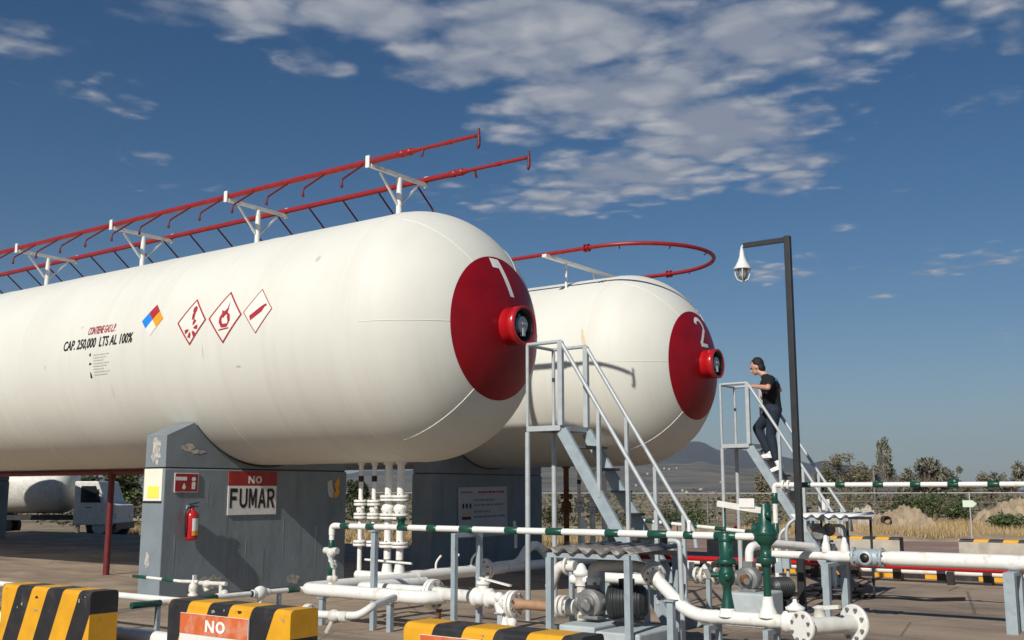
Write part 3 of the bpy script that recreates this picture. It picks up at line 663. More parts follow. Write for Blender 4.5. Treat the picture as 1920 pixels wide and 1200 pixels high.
# ------------------------------------------------------------------ lamp post
bx,by=2.985,1.95; zt=4.69
t=thing('lamp_post','tall black post with an arm and a hanging white bell shaped lamp','lamp post',(bx,by,0))
m=MB(); m.box((bx,by,zt/2),(.078,.078,zt)); m.box((bx,by,.01),(.26,.26,.02)); m.build('post','lampblack',t,bevel=.008)
m=MB(); m.bar((bx-.040,by,zt-.045),(bx-.60,by,zt-.045),.055,.06); m.build('arm','lampblack',t)
lx=bx-.61; m=MB(); m.tube(fillet([(bx-.58,by,zt-.045),(lx-.02,by,zt-.05),(lx-.02,by,zt-.14)],.05),.016,10)
m.lathe((lx-.02,by,zt-.36),(0,0,1),[(0,.115),(.012,.118),(.03,.10),(.10,.062),(.17,.036),(.24,.026),(.27,.02)],24); m.build('lamp_shade','enamel',t)
m=MB(); m.lathe((lx-.02,by,zt-.36),(0,0,-1),[(0,.072),(.07,.07),(.12,.052),(.15,.02)],18); m.build('glass_bulb','glass',t)
m=MB(); m.lathe((lx-.02,by,zt-.36),(0,0,-1),[(0,.03),(.09,.03)],10); m.build('lamp_tube','signwhite',t)
m=MB(); c=Vector((lx-.02,by,zt-.36))
for k in range(4):
    a=PI/2*k+.4; d=Vector((math.cos(a),math.sin(a),0)); m.tube([c+d*.095,c+d*.094+Vector((0,0,-.07)),c+d*.07+Vector((0,0,-.135)),c+Vector((0,0,-.168))],.008,6)
m.build('cage','enamel',t)

# ------------------------------------------------------------------ banded pipe helper (white pipe with green couplings)
def banded(m,p0,p1,r,cuts,seg=14,gr=1.14,first=0):
    """cuts: parameters 0..1 along the pipe where the colour changes, starting with colour `first` (0 white, 1 green)"""
    p0=Vector(p0);p1=Vector(p1); L=(p1-p0).length; d=(p1-p0)/L; c=first; cs=[0]+list(cuts)+[1]
    for a,b in zip(cs[:-1],cs[1:]):
        rr=r*(gr if c else 1); e=.004*c
        m.lathe(p0+d*(a*L),d,[(0,rr-e),(e,rr),((b-a)*L-e,rr),((b-a)*L,rr-e)] if c else [(0,r),((b-a)*L,r)],seg,c,True); c=1-c
YB,ZB=-2.40,1.07
def bx_(u): return px(u,988+(u-640)*.0205,1,YB).x
t=thing('banded_pipe','long white pipe with green bands at waist height in front of the stairs','pipe',(1.8,YB,0))
xl=px(622,1010,1,YB).x; xr=px(1420,1003,1,YB).x
cuts=[bx_(u) for u in(640,657,688,704,747,767,802,820,863,888,948,972,1025,1055,1136,1161,1216,1252,1283,1301,1340,1381)]
m=MB(); banded(m,(xl+.10,YB,ZB),(xr,YB,ZB),.031,[(c-xl-.10)/(xr-xl-.10) for c in cuts]); m.build('rail_pipe',['white','green'],t)
m=MB(); m.tube(fillet([(xl+.10,YB,ZB),(xl,YB,ZB),(xl,YB,ZB-.10)],.08,10),.034,14); m.build('elbow','white',t)
m=MB(); zb_=px(622,1008,1,YB).z; banded(m,(xl,YB,ZB-.10),(xl,YB,.44),.029,[.10,.38,.55,.85],first=0); m.build('drop_pipe',['white','green'],t)
m=MB(); c=Vector((xl,YB,.78)); m.ball(c,(.055,.055,.06)); m.cyl(c+Vector((-.10,0,.02)),c+Vector((.09,0,.02)),.036,12); m.bar(c+Vector((.02,-.06,-.02)),c+Vector((.10,-.07,-.13)),.03,.014); m.build('valve','whitedirty',t)
m=MB(); c=Vector((xl,YB,.50)); m.ball(c,(.045,.045,.05)); m.cyl(c+Vector((.05,0,.0)),c+Vector((.05,0,.20)),.018,8); m.ball(c+Vector((.055,-.01,.14)),.035); m.ball(c+Vector((.06,0,.0)),.038); m.build('bleed_valve','whitedirty',t)
x=px(1292,985,1,YB).x; m=MB(); m.cyl((x,YB,ZB+.02),(x,YB,ZB+.11),.018,10); m.ball((x,YB,ZB+.11),.02); m.build('bleed_plug','white',t)
m=MB()
for u in(752,): 
    x=px(u,990,1,YB).x; m.lathe((x,YB,ZB+.03),(0,0,1),[(0,.04),(.05,.04),(.055,.055),(.075,.055),(.08,.02)],12)
m.build('vent_cap','green',t)
def pipe_stand(x,yc,h,w,label,grp=None,mt='bluegrey',leg=.05):
    t=thing('pipe_stand',label,'pipe stand',(x,yc,0),grp)
    m=MB(); m.bar((x,yc-w/2-leg/2,h-.02),(x,yc+w/2+leg/2,h-.02),leg,.04); m.build('crossbar',mt,t)
    for s in(-1,1):
        m=MB(); m.bar((x,yc+s*w/2,0),(x,yc+s*w/2,h-.04),leg,leg,0,(0,1,0)); m.build('leg',mt,t)
    return t
pipe_stand(px(876,1000,1,YB).x,YB,ZB-.033,.40,'grey two legged stand holding the long green banded pipe, behind the right striped block')
def post_stand(x,y,h,label,grp=None,mt='grey',w=.05):
    t=thing('pipe_stand',label,'pipe stand',(x,y,0),grp)
    m=MB(); m.bar((x,y,0),(x,y,h),w,w,0,(0,1,0)); m.build('leg',mt,t)
    m=MB(); m.box((x,y,h+.006),(w*1.7,w*1.7,.012)); m.build('saddle_plate',mt,t)
    return t
post_stand(px(703,1000,1,YB).x,YB,ZB-.05,'single grey leg under the left end of the green banded pipe, before the risers',None,'bluegrey',.055)
xx=px(1258,1010,1,YB).x
t=thing('pipe_stand','bent grey bracket leg under the right part of the green banded pipe','pipe stand',(xx+.1,YB,0))
m=MB(); m.tube(fillet([(xx-.02,YB,ZB-.052),(xx+.085,YB,ZB-.052),(xx+.10,YB,0)],.06),.022,10); m.build('leg','grey',t)

# ------------------------------------------------------------------ relief valve stacks
def stack(u,prof,label,low):
    x=px(u,1060,1,YB).x; t=thing('relief_valve',label,'relief valve',(x,YB,0)); 
    def zz(v): return px(u,v,1,YB).z
    k=(px(u+1,1060,1,YB)-px(u,1060,1,YB)).length*.80
    P=[(zz(v),r*k) for v,r in prof][::-1]; m=MB(); m.lathe((x,YB,0),(0,0,1),P,24,0); m.build('body','green',t)
    return t,x,zz,k
t,x,zz,k=stack(1362,[(1000,13),(1004,15),(1048,14),(1049,21),(1056,22),(1058,14),(1064,13),(1072,17),(1086,18),(1096,13),(1098,10),(1110,9),(1122,11),(1137,14),(1142,15)],'shorter green relief valve standing at the end of the green banded pipe',0)
for v,r in((1053,21),(1012,15)):
    m=MB(); m.flange((x,YB,zz(v)),(0,0,1),r*k+.006,.03,0,8); m.build('flange','green',t)
m=MB(); m.cyl((x-.02,YB-.01,zz(1078)),(x-.12,YB-.06,zz(1078)),.022,10); m.ball((x+.03,YB-.06,zz(1080)),.035); m.build('side_plug','green',t)
m=MB(); m.lathe((x,YB,zz(1155)),(0,0,1),[(0,.085),(zz(1140)-zz(1155),15*k)],20); m.build('white_boss','white',t)
m=MB(); m.cyl((x+.0,YB,ZB),(x,YB,ZB+.29),.008,8); m.build('vent_rod','green',t)
t,x2,zz,k=stack(1437,[(945,13),(947,14),(982,15),(985,19),(992,20),(998,25),(1012,25),(1020,16),(1024,12),(1044,11),(1045,20),(1056,21),(1058,11),(1066,8.5),(1118,8.5)],'taller green relief valve with a white foot beside the lamp post',0)
for v,r in((1000,25),(1050,20)):
    m=MB(); m.flange((x2,YB,zz(v)),(0,0,1),r*k+.006,.035,0,8); m.build('flange','green',t)
m=MB(); m.lathe((x2,YB,zz(1157)),(0,0,1),[(0,.085),(zz(1150)-zz(1157),.075),(zz(1135)-zz(1157),.05),(zz(1118)-zz(1157),.042)],20); m.build('foot','white',t)
m=MB(); m.cyl((x2-.06,YB,zz(992)),(x2-.10,YB,zz(992)),.05,12); m.ball((x2+.05,YB-.05,zz(965)),.03); m.build('side_plug','green',t)
m=MB(); A=px(1427,957,1,YB-.05);B=px(1345,944,1,YB-.05); m.bar(A,B,.014,.05); m.build('lever','whitedirty',t)
m=MB(); c=px(1400,943,1,YB-.065); m.box(c,(.135,.008,.075)); m.build('tag_plate','signwhite',t)

# ------------------------------------------------------------------ suction and discharge lines in front
ZP=.37
t=thing('suction_pipe','thick white pipe bent round at its left end, lying low in front of the risers','pipe',(-.2,-2.4,ZP))
xU=px(566,1112,1,-2.4).x; m=MB()
m.tube(fillet([(-.55,-.02,ZP),(xU+.02,-.4,ZP),(xU+.02,-2.40,ZP),(px(812,1118,1,-2.4).x-.12,-2.40,ZP),(px(812,1118,1,-2.4).x-.02,-2.20,ZP)],.17,10)[8:],.07,18); m.build('pipe','white',t)
for u in(627,725): 
    x=px(u,1112,1,-2.4).x; m=MB(); m.lathe((x-.006,-2.4,ZP),(1,0,0),[(0,.074),(.012,.074)],20); m.build('weld_ring','white',t)
t=thing('pump_feed_pipe','white flanged pipe with a lever valve running to the brown pump inlet','pipe',(.9,-2.1,ZP))
xf=px(812,1118,1,-2.2).x; m=MB(); m.tube(fillet([(px(676,1095,1,-2.1).x,-1.0,ZP),(px(676,1095,1,-2.1).x,-2.12,ZP+.02),(xf,-2.20,ZP+.03)],.12,10),.068,18)
m.build('pipe','white',t)
m=MB()
for d in(-.022,.022): m.flange((xf+d,-2.2,ZP+.02),(1,0,0),.155,.036,0,8)
m.build('flange','white',t)
xv=px(905,1120,1,-2.3).x; xe=px(962,1130,1,-2.4).x; xp=px(1055,1133,1,-2.4).x
m=MB(); m.tube([(xf+.04,-2.2,ZP+.02),(xf+.12,-2.22,ZP+.03),(xv-.12,-2.27,ZP+.03)],[.085,.068,.062],18); m.build('reducer','whitedirty',t)
m=MB(); c=Vector((xv,-2.29,ZP+.03)); m.lathe(c+Vector((-.15,0,0)),(1,0,0),[(0,.068),(.04,.07),(.05,.098),(.085,.098),(.09,.075),(.21,.075),(.215,.098),(.25,.098),(.26,.07),(.30,.066)],18)
m.cyl(c,c+Vector((0,0,.135)),.055,14); m.cyl(c+Vector((0,0,.135)),c+Vector((0,0,.165)),.072,14); m.cyl(c+Vector((0,0,.165)),c+Vector((0,0,.195)),.03,10); vv=m.build('valve','white',t)
m=MB(); m.bar(c+Vector((-.04,0,.195)),c+Vector((.38,-.06,.14)),.035,.016); m.build('lever','white',vv)
m=MB(); m.tube([(xv+.14,-2.31,ZP+.03),(xv+.26,-2.34,ZP+.02),(xv+.38,-2.38,ZP+.01),(xe-.02,-2.40,ZP+.01)],[.064,.066,.075,.07],18); s_=Vector((xv+.25,-2.36,ZP)); m.cyl(s_,s_+Vector((.10,-.02,-.22)),.055,14); m.ball(s_+Vector((.02,-.03,.06)),.05); m.build('strainer','white',t)
m=MB()
for d in(-.02,.026): m.flange((xe+d,-2.4,ZP+.01),(1,0,0),.125,.036,0,8)
m.build('flange','white',t)
m=MB(); c=Vector((xe-.02,-2.45,ZP-.13)); m.bar(c,c+Vector((.18,-.1,-.13)),.05,.03); m.ball(c+Vector((.06,-.02,-.03)),.05); m.build('drain_valve','white',t)
m=MB(); m.lathe((xe+.045,-2.4,ZP+.01),(1,0,0),[(0,.06),(.03,.06),(.07,.046),(xp-xe-.10,.046),(xp-xe-.06,.058)],18); m.build('brown_spool','brown',t)
m=MB()
for d in(-.025,.025): m.flange((xp+d,-2.4,ZP+.02),(1,0,0),.10,.036,0,8)
m.lathe((xp+.045,-2.4,ZP+.02),(1,0,0),[(0,.075),(.10,.07)],16); m.build('flange','whitedirty',t)
for u,v,y in((602,1172,-2.40),(718,1187,-2.40)):
    x=px(u,v,2,0).x; post_stand(x,y,ZP-.085,{602:'short grey leg under the left bend of the thick white pipe',718:'short grey leg under the middle of the thick white pipe'}[u],None,'bluegrey',.055)
x=px(938,1170,1,-2.42).x; post_stand(x,-2.40,ZP-.09,'short pale leg under the strainer before the brown pipe',None,'grey',.06)
x=px(823,1150,1,-2.2).x; post_stand(x,-2.2,ZP-.14,'thin rusty leg under the white flange',None,'rust',.03)

# pumps
def make_pump(px_,py_,zc,label,mot=True):
    t=thing('pump',label,'pump',(px_,py_,zc-.14)); c=Vector((px_,py_,zc))
    m=MB(); m.lathe(c+Vector((.03,-.10,0)),(0,1,0),[(0,.03),(.0,.075),(.02,.08),(.03,.12),(.06,.135),(.15,.135),(.18,.11),(.20,.07),(.24,.06)],28)
    m.lathe(c+Vector((-.11,0,.0)),(1,0,0),[(0,.085),(.03,.085),(.035,.055),(.1,.06)],18)
    m.box(c+Vector((.03,.02,.15)),(.11,.11,.07)); m.box(c+Vector((.03,.02,-.125)),(.2,.2,.03))
    m.cyl(c+Vector((.07,-.11,-.02)),c+Vector((.07,-.16,-.02)),.035,14); body=m.build('pump_casing','pump',t,bevel=.006)
    m=MB(); m.lathe(c+Vector((.03,-.15,0)),(0,1,0),[(0,.03),(.005,.05),(.05,.052)],16); m.build('seal_cap','rust' if not mot else 'pump',body)
    if mot:
        mm=c+Vector((.30,.06,.03)); m=MB(); prof=[(0,.06),(.02,.13),(.05,.145)]
        for i in range(9): prof+=[(.06+.03*i,.145),(.063+.03*i,.152),(.077+.03*i,.152),(.080+.03*i,.145)]
        prof+=[(.34,.14),(.38,.10),(.385,.05)]
        m.lathe(mm+Vector((-.10,-.10,0)),Vector((.8,.35,0)),prof,28); m.box(mm+Vector((.05,.0,-.145)),(.26,.2,.05)); m.box(mm+Vector((.06,0,.16)),(.11,.1,.07)); m.build('motor','motor',t)
        m=MB(); m.cyl(c+Vector((.10,.03,0)),mm+Vector((-.09,-.09,0)),.03,10); m.build('shaft','pump',t)
    return t
XPm=px(1103,1135,1,-2.4).x
make_pump(XPm,-2.38,.44,'grey pump with a dark ribbed motor under the front corrugated roof')
t=thing('pump_plinth','pale grey concrete block in two steps under the front pump','plinth',(XPm+.3,-2.4,0))
m=MB(); m.box((XPm+.05,-2.40,.135),(.40,.62,.27)); m.box((XPm+.52,-2.42,.125),(.44,.72,.25)); m.build('block','plinth',t,bevel=.015)
m=MB(); m.box((XPm+.28,-2.45,.10),(.03,.4,.20)); m.build('gap_filler','pump',t)
t=thing('discharge_pipe','grey pipe rising from the front pump and turning to a white flange','pipe',(XPm+.3,-2.3,.7))
xa=px(1225,1075,1,-2.3); m=MB(); m.tube(fillet([(XPm+.03,-2.36,.60),(XPm+.03,-2.36,.77),(xa.x-.22,-2.18,.77),(xa.x-.07,-2.24,xa.z+.01)],.10,9),.052,16); m.build('pipe','whitedirty',t)
dn=Vector((.62,-.52,-.45)).normalized(); m=MB()
for d in(-.024,.024): m.flange(xa+dn*d,dn,.105,.036,0,8)
m.build('flange','white',t)
m=MB(); m.cyl((XPm+.03,-2.36,.60),(XPm+.03,-2.36,.66),.064,14); m.build('collar','white',t)
b1=px(1293,1152,1,YB); xend=px(1500,1165,1,YB).x
t=thing('transfer_pipe','white pipe sloping down from the flange then running right under both green relief valves','pipe',(4.2,YB,.4))
m=MB(); m.tube(fillet([xa+dn*.045,xa+dn*.10,(b1.x,YB,.40),(xend-.10,YB,.40)],.16,9),.056,18); m.build('pipe','white',t)
for u in(1343,1375,1417): 
    x=px(u,1160,1,YB).x; m=MB(); m.lathe((x,YB,.4),(1,0,0),[(0,.060),(.01,.060)],18); m.build('weld_ring','white',t)
c=Vector((px(1492,1167,1,YB).x,YB,.40)); m=MB(); m.lathe(c+Vector((-.11,0,0)),(1,0,0),[(0,.058),(.02,.088),(.055,.088),(.06,.08),(.15,.08),(.155,.088),(.19,.088),(.21,.058)],18)
m.cyl(c,c+Vector((0,0,.11)),.05,14); m.lathe(c+Vector((0,0,.10)),(0,0,1),[(0,.075),(.02,.08),(.035,.05),(.06,.02),(.085,.015)],12); m.build('valve','white',t)
c=Vector((px(1556,1178,1,YB).x,YB-.02,.40)); m=MB(); m.tube([(xend-.02,YB,.4),c+Vector((.02,0,0))],.058,16); ax=Vector((.45,.88,.0)).normalized()
m.cyl(c-ax*.26,c+ax*.26,.066,18); m.lathe(c+Vector((-.07,0,.05)),(0,0,1),[(0,.05),(.07,.04),(.085,.06),(.10,.02)],12); m.bar(c+Vector((-.08,0,.13)),c+Vector((.10,-.02,.15)),.04,.03); tee=m.build('tee','whitedirty',t)
m=MB(); m.flange(c-ax*.27,ax,.125,.035,0,8,1); m.build('blind_flange',['white','pump'],tee)
m=MB(); m.flange(c+ax*.27,ax,.150,.035,0,8,1); m.build('blind_flange',['white','pump'],tee)
pipe_stand(px(1337,1175,1,YB).x,YB,.335,.22,'low grey stand under the white pipe left of the relief valves',None,'bluegrey',.045)
pipe_stand(px(1447,1185,1,YB).x,YB,.335,.22,'low grey stand under the white pipe right of the relief valves',None,'bluegrey',.045)
t=post_stand(px(1258,1130,1,-2.75).x,-2.75,.54,'stub grey post with a rounded top before the sloping white pipe',None,'bluegrey',.055)
t=thing('hose','black hose lying on the ground at the lower right edge','hose',(6,-2.6,0))
m=MB(); m.tube(fillet([(5.15,-2.45,.05),(5.5,-2.40,.03),(6.1,-2.5,.03),(6.9,-2.4,.03),(8.5,-2.6,.03)],.3),.028,10); m.box((5.25,-2.45,.10),(.07,.07,.1)); m.build('tube','black',t)

# corrugated shelter roofs
def shelter(x0,x1,y0,y1,z,label,mt='sheet',legs=None,lm='bluegrey',lw_=.055):
    t=thing('pump_shelter',label,'shelter',((x0+x1)/2,(y0+y1)/2,0)); m=MB(); n=int((x1-x0)/.019); vs=[]
    for i in range(n+1):
        x=x0+(x1-x0)*i/n; zz_=z+.024*math.sin(2*PI*x/.155); 
        vs+=[(x,y0,zz_),(x,y1,zz_+.02),(x,y0,zz_-.003),(x,y1,zz_+.017)]
    fs=[]
    for i in range(n):
        a=4*i; b=a+4; fs+=[(a,b,b+1,a+1),(a+2,a+3,b+3,b+2),(a,a+2,b+2,b),(a+1,b+1,b+3,a+3)]
    m.add(vs,fs,0,True); m.build('corrugated_roof',mt,t)
    for y in(y0+.06,y1-.06): m=MB(); m.bar((x0+.03,y,z-.045),(x1-.03,y,z-.045),.035,.04); m.build('roof_beam','bluegrey',t)
    for x,y in legs or[(x0+.05,y0+.06),(x1-.05,y0+.06),(x0+.05,y1-.06),(x1-.05,y1-.06)]:
        m=MB(); m.bar((x,y,0),(x,y,z-.066),lw_,lw_,0,(0,1,0)); m.build('leg',lm,t)
    return t
sx0=px(1026,1027,1,-2.85).x-.03; sx1=px(1180,1040,1,-2.85).x+.03
shelter(sx0,sx1,-2.90,-1.90,.93,'low corrugated metal roof on grey legs over the front pump')
s2=px(1482,968,1,3.2); s2b=px(1592,968,1,3.2)
shelter(s2.x,s2b.x,3.2,4.3,1.12,'pale corrugated roof on thin dark legs behind the lamp post','signwhite',None,'lampblack',.028)

# second pump group
make_pump(2.98,.32,.50,'grey pump with a rust brown cap on the concrete block left of the lamp post',False)
t=thing('pump_plinth','pale concrete block under the second pump, behind the green relief valves','plinth',(3.03,.35,0))
m=MB(); m.box((3.03,.38,.18),(.46,.55,.36)); m.build('block','plinth',t,bevel=.02)
m_=thing('motor','dark electric motor on the ground behind the second pump','motor',(3.0,1.0,0))
m=MB(); prof=[(0,.05),(.02,.11)]
for i in range(8): prof+=[(.04+.03*i,.115),(.042+.03*i,.125),(.052+.03*i,.125),(.054+.03*i,.115)]
prof+=[(.30,.10),(.33,.05)]
m.lathe((3.06,.78,.36),(.35,.9,0),prof,24); m.box((3.13,.95,.12),(.26,.26,.235)); m.build('motor_body','motor',m_)
t=thing('riser_elbow','white bent pipe rising from the second pump into the big white pipe','pipe',(3.0,.5,.7))
m=MB(); m.tube(fillet([(3.01,.34,.64),(3.01,.34,.84),(3.10,.75,.86),(3.3,1.5,.80)],.12,9),.048,14); m.build('pipe','white',t)

# big white pipe to the right
YG,ZG=1.50,.70
t=thing('main_white_pipe','big white pipe with a grey check valve running out of the right edge','pipe',(5,YG,ZG))
xs_=px(1450,1040,1,YG).x; xv0=px(1600,1045,1,YG).x; xv1=px(1655,1045,1,YG).x
m=MB(); m.lathe((xs_,YG,ZG),(1,0,0),[(0,.045),(.62,.045),(.72,.062),(xv0-xs_,.062)],18); m.build('pipe','white',t)
m=MB(); m.lathe((xv1,YG,ZG),(1,0,0),[(0,.07),(.06,.072),(.10,.082),(7.5,.082)],20); m.build('pipe','white',t)
m=MB()
for x in(xv0+.01,xv1-.01): m.flange((x,YG,ZG),(1,0,0),.115,.03,0,8)
m.lathe((xv0,YG,ZG),(1,0,0),[(0,.075),(.08,.10),((xv1-xv0)-.08,.10),(xv1-xv0,.075)],20); c=Vector(((xv0+xv1)/2,YG,ZG)); vv=m.build('check_valve','bluegrey',t)
m=MB(); m.lathe(c+Vector((.0,-.08,0)),(0,-1,0),[(0,.085),(.045,.085),(.05,.055)],20,0,True,False); m.build('valve_neck','grey',vv)
m=MB(); m.lathe(c+Vector((0,-.085,0)),(0,-1,0),[(0,.055),(.03,.05),(.031,.0)],16); m.build('dark_port','black',vv)
for u,v,h in((1548,1012,.17),(1583,1018,.15)):
    x=px(u,v,1,YG).x; m=MB(); m.lathe((x,YG,ZG+.04),(0,0,1),[(0,.05),(.03,.052),(.09,.045),(.14,.028),(h+.02,.022),(h+.03,.01)],16); m.build('capped_vent','white',t)
gl='grey legs of the stands under the big white pipe'
pipe_stand(px(1568,1100,1,YG).x,YG,ZG-.066,.62,'grey two legged stand under the big white pipe beside the lamp post',None,'bluegrey',.075)
pipe_stand(px(1905,1100,1,YG).x,YG-.1,ZG-.086,.36,'stout grey stand under the big white pipe at the right edge',None,'bluegrey',.11)
# high banded pipe
YH,ZH=2.35,1.525; xh=px(1452,915,1,YH).x
t=thing('high_banded_pipe','white pipe with green bands at head height running right from behind the lamp post','pipe',(4,YH,0))
xe_=11.0; cs=[px(u,907,1,YH).x for u in(1500,1521,1567,1585,1637,1657,1707,1727,1777,1798,1852,1875)]
x=cs[-1]
while x<10.4: cs+=[x+.36,x+.48]; x+=.48
xs0=px(1490,909,1,YH).x
m=MB(); banded(m,(xs0,YH,ZH),(xe_,YH,ZH),.031,[(c-xs0)/(xe_-xs0) for c in cs],first=0); m.build('rail_pipe',['white','green'],t)
m=MB(); m.tube(fillet([(xh,YH,ZH-.10),(xh,YH,ZH),(xs0+.02,YH,ZH)],.10,9),.036,14); m.flange((xs0-.08,YH,ZH),(1,0,0),.065,.03,0,6); m.flange((xs0-.15,YH,ZH),(1,0,0),.065,.03,0,6); m.build('elbow','white',t)
m=MB(); banded(m,(xh,YH,ZH-.10),(xh,YH,.36),.033,[.13,.36,.62],first=1); m.build('drop_pipe',['white','green'],t)
m=MB(); m.cyl((xh,YH,.0),(xh,YH,.36),.04,12); m.build('foot','whitedirty',t)
x=px(1790,905,1,YH).x; m=MB(); m.lathe((x,YH,ZH+.02),(0,0,1),[(0,.05),(.03,.05),(.05,.025)],12); m.build('vent_cap','green',t)
for i,x in enumerate((6.6,9.6)): post_stand(x,YH,ZH-.05,['grey post under the high green banded pipe just outside the right edge','grey post under the high green banded pipe far to the right'][i],None,'bluegrey',.06)

# ------------------------------------------------------------------ risers under the tanks
def riser(x,y,O,thin,label,mp='white',group=None):
    t=thing('riser_pipe',label,'pipe',(x,y,0),group); top=O.z-math.sqrt(R*R-(y-O.y)**2)+.02; r=.032 if thin else .050
    def z(v): return px(727,v,1,0).z
    m=MB(); m.cyl((x,y,.30),(x,y,top),r,14); m.cyl((x,y,top-.05),(x,y,top),r*1.5,14); m.build('pipe',mp,t)
    F_=(943,968,1020) if thin else (934,968,1021)
    for v in F_:
        m=MB()
        for d in(-.022,.022): m.flange((x,y,z(v)+d),(0,0,1),.095 if thin else .115,.032,0,6)
        m.build('flange',mp,t)
    m=MB(); zc=z(952); m.lathe((x,y,z(966)),(0,0,1),[(0,r),(.03,r*1.5),(.08,r*2.0),(.13,r*1.6),(z(945)-z(966),r)],16)
    m.cyl((x,y,zc),(x+.09,y-.05,zc),.02,8); m.build('valve',mp,t)
    if thin:
        m=MB(); m.lathe((x,y,z(903)),(0,0,1),[(0,r+.005),(.08,r+.005)],14); m.build('dark_band','black',t)
    else:
        m=MB(); m.lathe((x,y,.32),(0,0,1),[(0,.085),(.10,.07),(.16,r+.01)],14); m.lathe((x,y,z(1061)),(0,0,1),[(0,r+.003),(.09,r+.003)],14,1); m.build('foot',[mp,'pump'],t)
    return t
RL=['thin white riser pipe under the nearer tank, leftmost of four','thin white riser pipe under the nearer tank, second of four, behind a grey leg','thick white riser pipe under the nearer tank, third of four','thick white riser pipe under the nearer tank, rightmost of four']
for i,u in enumerate((675,700,727,750)): riser(px(u,1000,1,0).x,0,O1,i<2,RL[i],'white' if i!=99 else 'white','white riser pipes under the nearer tank')
RL2=['rusty brown riser pipe under the farther tank','thin white riser pipe under the farther tank, next to the rusty one','thick white riser pipe under the farther tank, behind the stringer of the stairs','thick white riser pipe under the farther tank, rightmost and partly behind the stairs']
for i,dx in enumerate((-2.86,-2.58,-2.30,-2.05)): riser(dx,5.69,O2,i in(1,),RL2[i],'rust' if i==0 else 'whitedirty','riser pipes under the farther tank')
# header between the two riser groups, and pipe under the risers
t=thing('header_pipe','grey white header pipe with flanges and an arched section running back to the farther tank','pipe',(-1.83,2.5,.3))
x=-1.83; m=MB(); m.tube([(-2.62,0,.31),(x-.05,0,.31)],.06,14); m.tube(fillet([(x-.05,0,.31),(x,.12,.30),(x,2.35,.30)],.1),.085,16); m.tube([(x,2.4,.30),(x,5.6,.30)],.075,16); m.build('pipe','white',t)
for yf,rf in((1.85,.165),(3.75,.15)):
    m=MB()
    for d in(-.03,.03): m.flange((x,yf+d,.30),(0,1,0),rf,.04,0,8)
    m.build('flange','white',t)
m=MB(); m.tube(fillet([(x-.02,2.15,.33),(x,2.75,.34),(x,3.0,.60),(x,3.3,.60),(x,3.7,.28)],.2,9),.07,14); m.build('arched_bypass','white',t)
for y in(.75,1.15,1.55): 
    m=MB(); m.tube(fillet([(x,y,.36),(x,y,.47),(x+.07,y+.03,.56)],.06),.016,8); m.build('bleed_hook','white',t)
m=MB(); m.tube([(x-.62,-.02,.52),(x+.25,-.05,.50)],.016,8); m.build('thin_line','white',t)
# second banded pipe behind the stairs
A=px(1205,976,1,4.0); B=px(1392,996,1,3.6); t=thing('banded_pipe','shorter white pipe with green bands farther back beyond the stairs','pipe',((A.x+B.x)/2,3.8,0))
d=B-A; cs=[(u-1205)/187 for u in(1211,1225,1241,1258,1281,1301,1330,1346,1377,1391)]
m=MB(); banded(m,A,A+d*1.12,.028,cs,first=0); m.build('rail_pipe',['white','green'],t)
for f_ in(.12,.98):
    p=A+d*f_; m=MB(); m.bar((p.x,p.y,0),(p.x,p.y,p.z-.03),.045,.045,0,(0,1,0)); m.build('leg','grey',t)
# small white valve line near the ground between stairs and second pump
p=px(1300,1078,1,1.0); t=thing('valve_cluster','cluster of white pipe fittings and valves low behind the front shelter','valve',(p.x,1,0)); zc=p.z
m=MB(); m.cyl((p.x-.75,1,zc),(p.x+.42,1,zc),.045,14)
for dx in(-.25,-.18,.05,.13,.30): m.flange((p.x+dx,1,zc),(1,0,0),.10,.035,0,6)
m.cyl((p.x-.05,1,zc),(p.x-.05,1,zc+.15),.06,12); m.cyl((p.x+.22,1,zc),(p.x+.22,.9,zc+.12),.05,12); m.build('fittings','whitedirty',t)
for dx in(-.5,.2): m=MB(); m.bar((p.x+dx,1,0),(p.x+dx,1,zc-.04),.05,.05); m.build('leg','bluegrey',t)
t=thing('white_bottle_vent','small white bottle shaped vent beyond the stairs under the farther tank','vent',(-1.4,4.6,0))
p=px(1093,980,1,4.6); m=MB(); m.cyl((p.x,4.6,0),(p.x,4.6,p.z-.1),.03,8); m.lathe((p.x,4.6,p.z-.14),(0,0,1),[(0,.07),(.13,.07),(.17,.03),(.25,.025)],12); m.build('vent_body','whitedirty',t)

yr=-.9; a,b_=px(1118,1082,1,yr),px(1236,1084,1,yr); t=thing('return_pipe','short white pipe lying behind the front pump, under the corrugated roof','pipe',((a.x+b_.x)/2,yr,a.z)); m=MB(); m.tube([(a.x,yr,a.z),(b_.x,yr,a.z)],.055,14); m.build('pipe','white',t)
for x in(a.x+.03,b_.x-.05): m=MB(); m.flange((x,yr,a.z),(1,0,0),.10,.035,0,6); m.build('flange','white',t)
for x in(a.x+.15,b_.x-.15): m=MB(); m.bar((x,yr,0),(x,yr,a.z-.05),.05,.05); m.build('leg','bluegrey',t)
yr=-1.2; c=px(1090,1078,1,yr); t=thing('gate_valve','white upright valve with a rounded cap behind the front pump','valve',(c.x,yr,0)); m=MB(); m.lathe((c.x,yr,c.z-.11),(0,0,1),[(0,.065),(.10,.065),(.11,.085),(.15,.085),(.16,.06),(.20,.045),(.23,.02)],16); m.cyl((c.x-.12,yr,c.z-.05),(c.x+.12,yr,c.z-.05),.05,12); m.build('valve_body','white',t); m=MB(); m.cyl((c.x,yr,0),(c.x,yr,c.z-.1),.05,12); m.build('foot_pipe','whitedirty',t)
